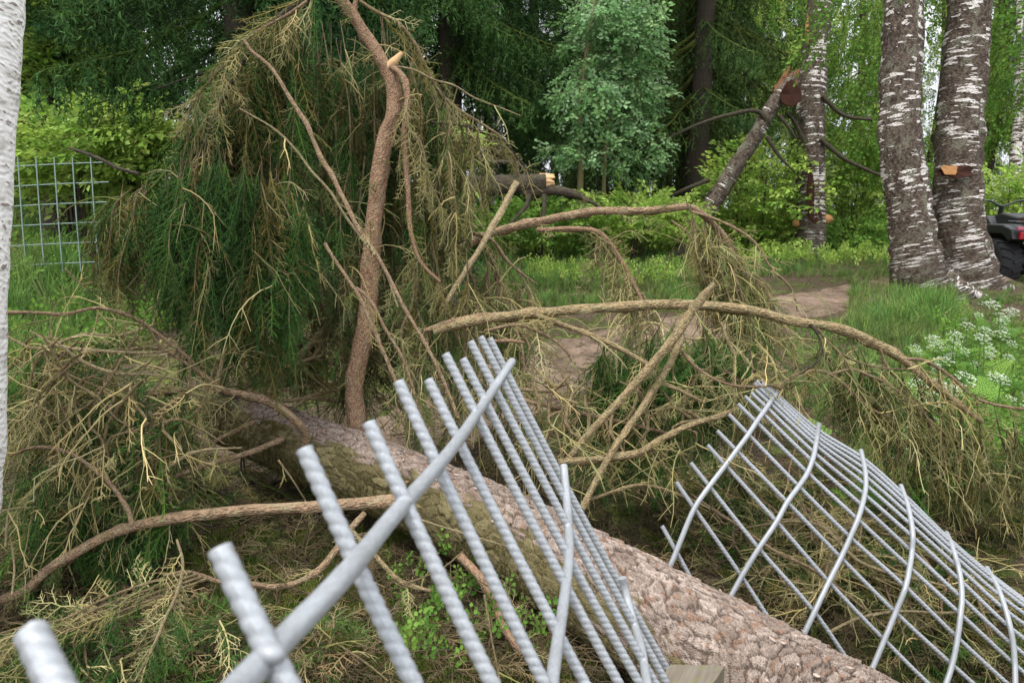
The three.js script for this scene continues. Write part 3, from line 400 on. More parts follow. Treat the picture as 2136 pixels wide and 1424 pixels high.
family(spruce, 16, [[1900, 1050], [1800, 1150], [1650, 1100], [1500, 1020]], [[1500, 1120], [1600, 1300], [1950, 1250], [2150, 1300]], [2.2, 2.6], [2.1, 2.5], [9, 6], M.limbGrey, { mid: 16, dry: 6, size: 0.14, droop: 0.2, tan: 0.9 }, { seed: 28, jit: 40, low: true, sag: 0 });
family(spruce, 14, [[60, 1020], [240, 1020], [430, 1010]], [[20, 1230], [170, 1220], [330, 1110]], [2.0, 2.2], [1.95, 2.1], [6, 4], M.limbDark, { need: 64, dry: 6, mid: 4, size: 0.17, green: 0.9, droop: 1 }, { seed: 11 });
family(spruce, 20, [[60, 1290], [330, 1280], [680, 1260]], [[40, 1430], [300, 1440], [700, 1440]], [1.7, 1.8], [1.55, 1.6], [6, 4], M.limbOlive, { mid: 12, need: 34, dry: 3, size: 0.13, green: 0.92, droop: 0.2, tan: 0.5 }, { seed: 12, low: true, jit: 40 });
family(spruce, 18, [[1120, 760], [1250, 830], [1400, 800]], [[1100, 960], [1290, 1000], [1500, 960]], [2.15, 2.4], [2.05, 2.3], [9, 6], M.limbOlive, { mid: 11, dry: 3, size: 0.16, droop: 0.3, tan: 0.7 }, { seed: 14, jit: 44 });

// separate branches lying on and around the tree
function loose(name, label, pts, d0, d1, w, mat, style, o = {}) { const g = thing(name, label, 'branch'); branch(g, pts, d0, d1, w, mat, style, { sides: 12, step: 0.014, name: 'stem', ...o }); return g; }
const bigArch = loose('fallen_branch', 'long thick bare branch arching over the mesh panel to the right edge', [[905, 692], [960, 676], [1050, 660], [1120, 653], [1200, 645], [1340, 637], [1416, 635], [1551, 645], [1652, 669], [1753, 686], [1820, 713], [1888, 753], [1921, 780], [1969, 817], [2002, 844], [2050, 880]], 2.4, 2.3, [17, 22, 24, 24, 24, 25, 24, 24, 22, 19, 15, 10], M.limbOlive, { dry: 7, size: 0.09, droop: 0.4 });
branch(bigArch, [[885, 690], [960, 667], [1030, 656], [1090, 655]], 2.45, 2.4, [13, 15, 12], M.limbTan, few);
branch(bigArch, [[1120, 658], [1155, 669], [1205, 689], [1273, 716], [1323, 743], [1354, 762], [1374, 793], [1420, 814], [1470, 840]], 2.36, 2.1, [12, 12, 12, 11, 8], M.limbOlive, dryS);
branch(bigArch, [[1880, 748], [1930, 752], [1990, 790], [2040, 832], [2136, 853], [2200, 855]], 2.32, 2.3, [8, 8, 7, 5], M.limbTan, { dry: 40, size: 0.16, droop: 0.8 });
branch(bigArch, [[1690, 676], [1709, 699], [1714, 733], [1706, 752], [1679, 773], [1640, 800]], 2.24, 2.2, [8, 9, 8, 6], M.limbDark, dryS);
branch(bigArch, [[1600, 820], [1659, 783], [1709, 773], [1753, 794], [1787, 827], [1820, 854], [1870, 875]], 2.3, 2.3, [9, 9, 8, 5], M.limbTan, dryS);
branch(bigArch, [[1720, 785], [1777, 770], [1814, 783], [1847, 797], [1888, 827], [1921, 850], [1950, 900]], 2.3, 2.3, [7, 7, 6, 5], M.limbTan, dryL);
branch(bigArch, [[1837, 728], [1854, 770], [1881, 800], [1900, 850]], 2.3, 2.3, [7, 6, 4], M.limbOlive, dryS);
branch(bigArch, [[1706, 685], [1740, 726], [1787, 753], [1837, 767], [1895, 770]], 2.2, 2.2, [6, 5, 4], M.limbOlive, few);
branch(bigArch, [[1423, 733], [1450, 763], [1490, 790], [1534, 804], [1600, 806]], 2.15, 2.1, [8, 7, 6], M.limbTan, dryS);
branch(bigArch, [[1504, 672], [1520, 713], [1532, 740], [1531, 790], [1534, 841], [1531, 900]], 2.25, 2.15, [9, 9, 8, 7], M.limbOlive, dryS);
branch(bigArch, [[1010, 690], [1080, 678], [1120, 690], [1170, 720], [1200, 760]], 2.36, 2.3, [7, 8, 7], M.limbTan, dryS);
branch(bigArch, [[1028, 712], [1060, 711], [1094, 714]], 2.3, 2.3, [8, 8, 7], M.limbRed);
family(bigArch, 24, [[1680, 690], [1830, 740], [1960, 830], [2136, 870]], [[1760, 860], [1900, 1030], [2020, 1090], [2180, 1160]], [2.28, 2.4], [2.32, 2.6], [5, 4], M.limbOlive, { mid: 22, dry: 18, need: 14, size: 0.15, green: 0.5, droop: 0.9, tan: 0.6 }, { seed: 15, jit: 16 });
family(bigArch, 14, [[1480, 760], [1560, 770], [1660, 790]], [[1440, 880], [1560, 830], [1700, 820]], [2.15, 2.3], [2.15, 2.3], [5, 4], M.limbTan, { mid: 16, dry: 5, size: 0.13, droop: 0.3, tan: 0.9 }, { seed: 16, jit: 24 });
const upArch = loose('fallen_branch', 'reddish bare branch arching in the middle with drooping twigs hanging from its tip', [[915, 545], [980, 507], [1037, 482], [1110, 465], [1180, 450], [1240, 441], [1310, 440], [1380, 437], [1440, 432], [1472, 452], [1502, 482], [1540, 545], [1560, 610], [1560, 690]], 2.95, 3.05, [17, 20, 20, 20, 19, 18, 16, 13, 10, 8], M.limbTan, { dry: 8, size: 0.12, droop: 0.4 });
branch(upArch, [[1120, 480], [1212, 477], [1250, 485], [1273, 507], [1297, 544], [1320, 588], [1340, 628], [1360, 690]], 2.95, 2.8, [12, 12, 10, 9, 7], M.limbRed, { dry: 30, size: 0.18, droop: 0.9 });
branch(upArch, [[960, 470], [990, 487], [1025, 500], [1060, 545], [1085, 568], [1120, 592]], 2.9, 2.8, [10, 9, 7, 4], M.limbTan, { dry: 20, size: 0.15, droop: 0.9 });
branch(upArch, [[1010, 510], [1030, 550], [1045, 590], [1040, 640]], 2.9, 2.75, [8, 7, 5], M.limbOlive, { dry: 40, size: 0.15, droop: 1 });
branch(upArch, [[1440, 440], [1500, 460], [1570, 500], [1610, 560], [1650, 600], [1665, 650]], 3.0, 2.9, [7, 6, 4], M.limbTan, few);
branch(upArch, [[1400, 460], [1440, 490], [1450, 520], [1500, 560]], 3.0, 2.9, [6, 5, 3], M.limbTan, few);
family(upArch, 20, [[1430, 436], [1480, 460], [1530, 530]], [[1490, 720], [1570, 740], [1650, 720]], [2.9, 3.1], [2.8, 3.05], [6, 4], M.limbOlive, { mid: 22, dry: 20, need: 6, size: 0.17, green: 0.1, droop: 0.9, tan: 0.6 }, { seed: 17 });
family(upArch, 8, [[1230, 470], [1290, 530], [1330, 600]], [[1260, 640], [1340, 720], [1380, 720]], [2.85, 2.95], [2.75, 2.9], [5, 4], M.limbTan, { mid: 18, dry: 18, size: 0.15, droop: 0.9, tan: 0.7 }, { seed: 18 });
family(upArch, 8, [[980, 520], [1050, 560], [1110, 590]], [[960, 700], [1060, 700], [1140, 690]], [2.8, 2.9], [2.7, 2.85], [5, 4], M.limbTan, { mid: 20, dry: 22, size: 0.14, droop: 0.9, tan: 0.75 }, { seed: 19 });
loose('broken_stick', 'straight pale peeled stick poking up at a slant in front of the reddish arching branch', [[1076, 380], [1062, 410], [1040, 450], [1000, 520], [960, 582], [925, 640]], 2.62, 2.5, [14, 15, 15, 13, 11], M.limbGrey, null);
loose('broken_stick', 'thick snapped bough slanting down left with its broken tip above the arching branch', [[1490, 592], [1462, 625], [1440, 655], [1400, 712], [1350, 772], [1290, 840], [1230, 902], [1165, 985]], 2.15, 2.1, [14, 22, 24, 23, 22, 20, 17, 14], M.limbOlive, few);
loose('broken_stick', 'lower slanting bough with reddish torn foot beside the thick snapped bough', [[1425, 705], [1390, 772], [1340, 850], [1290, 922], [1245, 1000], [1214, 1062]], 2.2, 1.98, [15, 17, 17, 16, 16], M.limbOlive, few);
loose('fallen_branch', 'crooked moss tinted branch running to the upper corner of the far mesh panel', [[1165, 964], [1250, 957], [1330, 945], [1380, 915], [1440, 886], [1500, 868], [1545, 850]], 2.05, 2.12, [17, 17, 16, 14, 12], M.limbOlive, few);
loose('fallen_branch', 'thin pale curved branch over the twigs behind the log', [[1220, 1046], [1290, 1022], [1340, 1011], [1420, 1032], [1480, 1060]], 2.02, 2.05, [8, 8, 7, 5], M.limbOlive, few);
loose('fallen_branch', 'thin brown branch crossing the twigs under the far mesh panel', [[1440, 1030], [1530, 1090], [1620, 1150], [1700, 1190], [1780, 1250], [1850, 1310]], 2.35, 2.05, [7, 8, 8, 7, 6], M.limbTan, few);
loose('fallen_branch', 'short yellowish forked branch left of the thick snapped bough', [[1080, 812], [1120, 815], [1150, 815], [1175, 795], [1190, 780]], 2.2, 2.25, [8, 8, 7, 5], M.limbOlive, few);
loose('fallen_branch', 'low brown branch along the back of the log behind the near mesh bars', [[1090, 835], [1160, 850], [1250, 870], [1340, 890], [1400, 905]], 2.3, 2.25, [10, 10, 9, 7], M.limbTan, dryS);
loose('fallen_branch', 'grey branch lying flat under the far mesh panel towards the right edge', [[1725, 1320], [1790, 1290], [1870, 1275], [1960, 1278], [2080, 1276], [2150, 1270]], 2.0, 2.2, [6, 7, 7, 6], M.limbGrey, few);

// ---------------------------------------------------------------- bent mesh fence
const zinc = tex(256, 256, (u, v) => { const a = 0.93 + 0.06 * tn(u, v, 1.2, 1.2, 4) + 0.05 * tn(u, v, 5, 5, 2) + 0.07 * tn(u, v, 14, 14, 5); return [a, a * 0.995, a * 0.99]; }, true); zinc.repeat.set(12, 12);
M.steel = std({ color: lin(0.35, 0.37, 0.395), map: zinc, metalness: 0.25, roughness: 0.46, specularIntensity: 0.8 });
const BAR = 0.0061, WIRE = 0.0067;
// ribbed bar: raised slanting ribs along a rod
function ribbed(pts, r, pitch = 0.011) {
  const c = new THREE.CatmullRomCurve3(pts, false, 'centripetal'), len = c.getLength(), n = Math.ceil(len / 0.0013), s = 16, pos = [], idx = [], uv = []; let u = V(0.3, 0.2, 0.9);
  for (let k = 0; k <= n; k++) { const t = k / n, p = c.getPointAt ? c.getPoint(t) : c.getPoint(t), tg = c.getTangent(t); u.addScaledVector(tg, -u.dot(tg)).normalize(); const w = tg.clone().cross(u);
    for (let j = 0; j <= s; j++) { const a = (j % s) / s * 6.28318, ph = t * len / pitch + a / 6.28318 * 2, saw = ph - Math.floor(ph), groove = Math.max(smooth(0.70, 0.88, saw), 1 - smooth(0.0, 0.12, saw)), q = r * (1.02 - 0.14 * groove); const dx = u.clone().multiplyScalar(Math.cos(a)).addScaledVector(w, Math.sin(a)); pos.push(p.x + dx.x * q, p.y + dx.y * q, p.z + dx.z * q); uv.push(j / s * r * 6.283, t * len); } }
  for (let k = 0; k < n; k++) for (let j = 0; j < s; j++) { const a = k * (s + 1) + j; idx.push(a, a + 1, a + s + 2, a, a + s + 2, a + s + 1); }
  for (const ring of [0, n]) { const p = c.getPoint(ring / n), b = pos.length / 3; pos.push(p.x, p.y, p.z); uv.push(0, 0); for (let j = 0; j <= s; j++) { const o = (ring * (s + 1) + j) * 3; pos.push(pos[o], pos[o + 1], pos[o + 2]); uv.push(0, 0); } for (let j = 0; j < s; j++) ring ? idx.push(b, b + 1 + j, b + 2 + j) : idx.push(b, b + 2 + j, b + 1 + j); }
  const g = new THREE.BufferGeometry(); g.setAttribute('position', new THREE.Float32BufferAttribute(pos, 3)); g.setAttribute('uv', new THREE.Float32BufferAttribute(uv, 2)); g.setIndex(idx); g.computeVertexNormals(); return g;
}
const rod = (pts, r) => limb(pts, [r, r], { sides: 12, step: 0.008, rough: 0.018, freq: 60 });
const weldG = new THREE.IcosahedronGeometry(1, 2);
function weld(g, p, r) { const w = mesh('weld_bead', weldG, M.steel, g); w.position.copy(p); w.scale.set(r * rr(0.9, 1.4), r * rr(0.8, 1.1), r * rr(0.8, 1.2)); w.rotation.set(R() * 3, R() * 3, R() * 3); }
{ // near panel: bars slant from lower right up to free cut ends; wires are welded on the camera's side
  const g = thing('bent_fence', 'near bent panel of thick ribbed grey steel bars in front of the log', 'wire mesh');
  const bars = [ // [top px, depth, foot px, depth]
    [66, 1322, 0.29, 190, 1560, 0.25], [458, 1146, 0.37, 690, 1600, 0.33], [634, 936, 0.52, 935, 1570, 0.47], [769, 882, 0.63, 1100, 1570, 0.55], [831, 796, 0.77, 1210, 1570, 0.68], [893, 792, 0.90, 1300, 1570, 0.80],
    [929, 738, 1.0, 1366, 1560, 0.92], [965, 748, 1.07, 1400, 1540, 1.01], [981, 712, 1.15, 1410, 1500, 1.10], [1002, 702, 1.24, 1400, 1440, 1.22], [1021, 705, 1.33, 1392, 1395, 1.33]];
  const B = bars.map(([x0, y0, d0, x1, y1, d1], i) => { const f = (t) => { const z = 1 / lerp(1 / d0, 1 / d1, t), bow = Math.sin(t * Math.PI) * 6; return [lerp(x0, x1, t) - bow, lerp(y0, y1, t), z]; }; const pts = [0, 0.25, 0.5, 0.75, 1].map(t => at(...f(t))); mesh('ribbed_bar', ribbed(pts, BAR, 0.0092), M.steel, g); return f; });
  const wires = [[[430, 1510], [505, 1424], [720, 1198], [818, 1079], [936, 944], [1003, 850], [1068, 754]], [[1150, 1500], [1152, 1424], [1162, 1348], [1175, 1264], [1187, 1163], [1185, 1079], [1176, 972]], [[1362, 1480], [1350, 1424], [1337, 1348], [1317, 1281], [1298, 1205]]];
  for (const w of wires) { const c = new THREE.CatmullRomCurve3(w.map(([x, y]) => V(x, y, 0)), false, 'centripetal'); const hit = [];
    for (let i = 0; i <= 160; i++) { const q = c.getPoint(i / 160); let best = null; // depth of the sheet here, between the bars on both sides
      const cand = []; for (const f of B) { let bd = 1e9, bt = 0; for (let k = -10; k <= 110; k += 2) { const e = f(k / 100), dd = Math.hypot(e[0] - q.x, e[1] - q.y); if (dd < bd) { bd = dd; bt = k / 100; } } const e = f(bt); cand.push([bd, 1 / e[2]]); }
      cand.sort((a, b) => a[0] - b[0]); const [a, b] = cand; const wgt = b[0] / (a[0] + b[0] + 1e-6); best = 1 / (a[1] * wgt + b[1] * (1 - wgt)); hit.push([q.x, q.y, best]); }
    const sm = hit.map((h, i) => { let s = 0, n = 0; for (let k = -18; k <= 18; k++) { const e = hit[i + k]; if (e) { s += 1 / e[2]; n++; } } return [h[0], h[1], n / s]; });
    const pts = []; for (let i = 0; i <= 160; i += 8) pts.push(at(sm[i][0], sm[i][1], sm[i][2] - (BAR + WIRE) * 1.02)); mesh('cross_wire', rod(pts, WIRE), M.steel, g);
    for (const f of B) { let bd = 1e9, best = null; for (let k = 0; k <= 100; k++) { const e = f(k / 100); for (let i = 0; i <= 160; i += 2) { const dd = Math.hypot(e[0] - sm[i][0], e[1] - sm[i][1]); if (dd < bd) { bd = dd; best = e; } } } if (bd < 8) weld(g, at(best[0], best[1], best[2] - BAR * 0.7), BAR * 1.05); } }
}
{ // far panel: springs up behind the log
  const g = thing('bent_fence', 'far bent panel of grey steel mesh curling up behind the log at right', 'wire mesh');
  // crossings in the picture, one row for each bar, one column for each cross wire
  const q3 = (x, y) => [1416 + x / 2.9667, 944 + y / 2.9667], q6 = (x, y) => [1416 + x / 2.9667, 470 + y / 2.9667];
  const S_ = [
    [[1395, 1230], [1408, 1165], q3(10, 520), q3(100, 340), q3(195, 200), q3(350, 0), [1578, 881], [1622, 818]],
    [[1500, 1290], q3(360, 820), q3(490, 600), q3(600, 440), q3(670, 310), q3(800, 120), q3(840, 0), [1709, 888], [1716, 870]],
    [[1650, 1380], q3(820, 1030), q3(920, 820), q3(1000, 660), q3(1060, 530), q3(1130, 350), q3(1160, 180), q3(1130, 0), [1787, 920]],
    [[1780, 1480], q3(1215, 1310), q3(1270, 1170), q3(1340, 1000), q3(1400, 850), q3(1440, 650), q3(1450, 500), q3(1410, 300), q3(1340, 130)],
    [[1950, 1490], q3(1660, 1424), q3(1710, 1250), q3(1740, 1050), q3(1755, 900), q3(1740, 740), q3(1680, 545), [1970, 1105]],
    [[2118, 1490], q3(2085, 1424), q3(2075, 1200), q3(2040, 1020), q3(1990, 870), q3(1920, 735), [2050, 1175]],
    [[2240, 1500], [2235, 1424], [2215, 1340], [2180, 1290], [2150, 1255], [2125, 1230]]];
  const K = 14, wires = S_.map(w => new THREE.CatmullRomCurve3(w.map(([x, y]) => V(x, y, 0)), false, 'centripetal'));
  // where each bar meets each wire: y of the crossing on every wire (bars 0..18, from the foot to the top)
  const CR = [
    [1150, 1060, 1014, 970, 940, 905, 881, 862, 850, 841, 834, 829, 825, 821, 818, 815, 812, 809, 806],
    [1300, 1203, 1143, 1089, 1047, 1014, 986, 961, 944, 930, 920, 911, 904, 898, 893, 888, 884, 880, 876],
    [1460, 1370, 1277, 1214, 1163, 1120, 1083, 1055, 1032, 1012, 995, 979, 965, 955, 945, 938, 931, 925, 920],
    [1600, 1520, 1425, 1335, 1278, 1224, 1184, 1150, 1120, 1096, 1076, 1059, 1045, 1032, 1021, 1012, 1004, 997, 991],
    [1750, 1640, 1540, 1450, 1386, 1330, 1282, 1247, 1212, 1184, 1162, 1145, 1133, 1124, 1117, 1112, 1109, 1107, 1105],
    [1900, 1780, 1660, 1560, 1500, 1440, 1386, 1346, 1309, 1272, 1245, 1222, 1207, 1198, 1191, 1186, 1182, 1179, 1176],
    [2000, 1880, 1760, 1660, 1590, 1540, 1490, 1440, 1400, 1362, 1330, 1305, 1285, 1270, 1258, 1248, 1240, 1235, 1231]];
  const depth = (k, s) => 1.90 + 0.022 * k - 0.03 * s;
  const onWire = (s, y) => { const c = wires[s]; let bt = 0, bd = 1e9; for (let i = 0; i <= 400; i++) { const p = c.getPoint(i / 400), d = Math.abs(p.y - y); if (d < bd) { bd = d; bt = i / 400; } } return c.getPoint(bt).x; };
  const X = [...Array(K)].map((_, k) => S_.map((_, s) => { const first = S_[s][0]; const y = CR[s][k]; let x; if (y > first[1]) { const a = S_[s][1]; x = first[0] + (y - first[1]) / (a[1] - first[1]) * (a[0] - first[0]); } else x = onWire(s, y); return [x, y + 2.2 * N3(k * 0.9, s * 1.7, 3), depth(k, s) + 0.02 * N3(k * 0.5, s * 1.3, 8)]; }));
  for (let k = 0; k < K; k++) {
    const row = X[k], a = row[0], b = row[1], ext = rr(0.3, 0.42); const pts = [[a[0] - (b[0] - a[0]) * ext, a[1] - (b[1] - a[1]) * ext, a[2] + 0.01], ...row.filter(p => p[1] < 1700)];
    const P = pts.map(p => at(...p)).filter(p => p.y > ground(p.x, p.z) - 0.1); if (P.length < 2) continue;
    mesh('ribbed_bar', ribbed(P, BAR * 0.9, 0.0092), M.steel, g);
  }
  for (let s = 0; s < 7; s++) { const P = []; for (let k = 0; k < K; k++) { const p = X[k][s]; if (p[1] > 1500) continue; const v = at(p[0], p[1], p[2] - (BAR + WIRE) * 0.9); if (v.y > ground(v.x, v.z) - 0.12) P.push(v); } if (P.length > 2) { const e = P[P.length - 1], f = P[P.length - 2]; P.push(e.clone().add(e.clone().sub(f).multiplyScalar(1.6))); const a = P[0], b = P[1]; P.unshift(a.clone().add(a.clone().sub(b).multiplyScalar(0.8))); mesh('cross_wire', rod(P, WIRE), M.steel, g); for (let k = 0; k < K; k++) { const p = X[k][s]; if (p[1] < 1430 && p[0] < 2150) weld(g, at(p[0], p[1], p[2] - BAR * 0.7), BAR * 1.02); } } }
}
{ // sawn post end at the lower edge
  const g = thing('wooden_post', 'weathered sawn wooden post end at the bottom edge beside the log', 'post');
  const top = at(1440, 1395, 1.22), b = new PB(), c = [1, 1, 1]; const w = 0.045, sl = [0.0, 0.028, 0.05, 0.012], rim = [[-w, -w], [w, -w], [w, w], [-w, w]]; const N = 6, lo = [], hi = [];
  for (let e = 0; e < 4; e++) { const [x0, z0] = rim[e], [x1, z1] = rim[(e + 1) % 4]; for (let k = 0; k < N; k++) { const t = k / N, x = lerp(x0, x1, t), z = lerp(z0, z1, t), h = lerp(sl[e], sl[(e + 1) % 4], t) + 0.003 * N3(x * 90, 1, z * 90), ca = Math.cos(0.5), sa = Math.sin(0.5), j = 1 + 0.04 * N3(x * 60, 5, z * 60); hi.push(V((x * ca - z * sa) * j, h, (x * sa + z * ca) * j)); lo.push(V((x * ca - z * sa), -0.55, (x * sa + z * ca))); } }
  const n = hi.length, cen = V(0, 0.024, 0); for (let k = 0; k < n; k++) { const e = (k + 1) % n; b.quad(lo[k], lo[e], hi[e], hi[k], c); }
  const sideG = b.geo(); const b2 = new PB(); for (let k = 0; k < n; k++) b2.tri(cen, hi[(k + 1) % n], hi[k], c); const topG = b2.geo();
  for (const q of [sideG, topG]) { const p = q.attributes.position, uv = []; for (let i = 0; i < p.count; i++) uv.push(p.getX(i) * 3 + p.getZ(i) * 1.3, p.getY(i) * 2 + p.getZ(i)); q.setAttribute('uv', new THREE.Float32BufferAttribute(uv, 2)); }
  const wt = tex(256, 256, (u, v) => { const q = tn(u, v, 8, 1, 3) + 0.5 * tn(u, v, 20, 2, 5), l = tn(u, v, 3, 3, 9); const c2 = mixc([0.15, 0.125, 0.095], [0.20, 0.172, 0.135], clamp(0.5 + q, 0, 1)); return S(l > 0.25 ? mixc(c2, [0.17, 0.165, 0.08], 0.5) : c2); }, true);
  M.post = std({ map: wt, bumpMap: wt, bumpScale: 0.006 });
  mesh('side', sideG, M.post, g); mesh('sawn_top', topG, M.post, g); g.position.copy(top); g.position.y -= 0.035;
}
{ // standing mesh fence far left
  const g = thing('mesh_fence', 'upright grey wire mesh fence at the left behind the white birch trunk', 'fence'); const d = 5.8, tilt = 18;
  const M2 = std({ color: lin(0.21, 0.28, 0.25), metalness: 0.2, roughness: 0.5 });
  for (let k = 0; k < 6; k++) { const y = 342 + k * 41.5; mesh('cross_wire', limb([at(-60, y + 10, d), at(120, y, d), at(226, y - 4, d)], [0.0045, 0.0045], { sides: 6, step: 0.3, rough: 0 }), M2, g); }
  for (let k = 0; k < 7; k++) { const x = -40 + k * 38; mesh('upright_wire', limb([at(x, 328, d - 0.012), at(x + tilt * 0.5, 460, d - 0.012), at(x + tilt, 566, d - 0.012)], [0.005, 0.005], { sides: 6, step: 0.2, rough: 0 }), M2, g); }
}

// ---------------------------------------------------------------- birches
function birchMat(seed, white, rep) {
  const col = tex(512, 1024, (u, v) => {
    const band = bn(u, v, 0.8, 9, seed) + 0.6 * bn(u, v, 1.6, 20, seed + 3) + 0.35 * bn(u, v, 6, 24, seed + 4) + 0.85 * bn(u, v, 0.9, 1.1, seed + 7) , g = bn(u, v, 5, 9, seed + 2) + 0.5 * bn(u, v, 2, 3, seed + 1), f = bn(u, v, 16, 40, seed + 5);
    const w = smooth(0.02, 0.10, band + white); let dark = mixc([0.05, 0.036, 0.028], [0.15, 0.115, 0.088], clamp(0.5 + g, 0, 1)); const moss = bn(u, v, 1.2, 1.8, seed + 12) + 0.4 * bn(u, v, 6, 8, seed + 13); if (moss > 0.2) dark = mixc(dark, [0.17, 0.165, 0.12], clamp((moss - 0.2) * 4, 0, 0.8));
    const pale = mixc([0.56, 0.50, 0.46], [0.72, 0.68, 0.65], clamp(0.5 + g, 0, 1)); const c = mixc(dark, pale, w), k = 1 + 0.5 * f; return S([c[0] * k, c[1] * k, c[2] * k]);
  }, true); const bump = tex(512, 1024, (u, v) => { const band = bn(u, v, 0.8, 9, seed) + 0.6 * bn(u, v, 1.6, 20, seed + 3) + 0.35 * bn(u, v, 6, 24, seed + 4) + 0.85 * bn(u, v, 0.9, 1.1, seed + 7), q = 0.4 + 0.35 * smooth(0.02, 0.10, band + white) + 0.25 * tn(u, v, 9, 22, seed + 2); return [q, q, q]; });
  for (const t of [col, bump]) t.repeat.set(rep[0], rep[1]); return std({ map: col, bumpMap: bump, bumpScale: 0.03, roughness: 0.85 });
}
M.birchA = birchMat(2, -0.34, [0.7, 0.6]); M.birchB = birchMat(31, -0.3, [0.7, 0.6]); M.birchD = birchMat(77, -0.6, [0.7, 0.6]); M.birchC = birchMat(58, 0.1, [0.9, 0.5]);
function trunkOf(parent, pts, d, w, mat, o = {}) { const P = pts.map(([x, y, dd]) => at(x, y, dd ?? d)); return mesh('trunk', limb(P, w.map(q => q / 2 * d / F), { sides: 30, step: 0.05, rough: 0.05, freq: 5, ...o }), mat, parent); }
// leafy crown: sprays scattered in ellipsoids
function crown(parent, name, geos, mat, balls, size, cols, seed, down = 0.8) {
  const r = RNG(seed), list = []; for (const [c, rx, ry, rz, n] of balls) for (let k = 0; k < n; k++) { const a = V(r() * 2 - 1, r() * 2 - 1, r() * 2 - 1); if (a.lengthSq() > 1) { k--; continue; } const clump = fbm(a.x * 2.3 + seed, a.y * 2.3, a.z * 2.3, 2); if (clump < -0.12) continue; const p = V(c.x + a.x * rx, c.y + a.y * ry, c.z + a.z * rz); const d = V(r() - 0.5 + a.x * 0.5, -down * r() + (r() - 0.5) * 0.6, r() - 0.5 + a.z * 0.5).normalize(); list.push({ m: frame(p, d, V((r() - 0.5) * 0.9, 1, (r() - 0.5) * 0.9), size * rr(0.65, 1.35, r)), c: vary(cols[(r() * cols.length) | 0], 0.25, r), k: (r() * 9) | 0 }); }
  byVariant(name, geos, mat, list, parent);
}
const G_LEAF = [[0.16, 0.29, 0.055], [0.20, 0.34, 0.07], [0.12, 0.25, 0.045]], G_BRIGHT = [[0.33, 0.47, 0.10], [0.40, 0.53, 0.15], [0.25, 0.41, 0.075]], G_PALE = [[0.25, 0.42, 0.20], [0.32, 0.49, 0.27], [0.19, 0.36, 0.15]], G_DEEP = [[0.04, 0.09, 0.02], [0.05, 0.11, 0.024]];
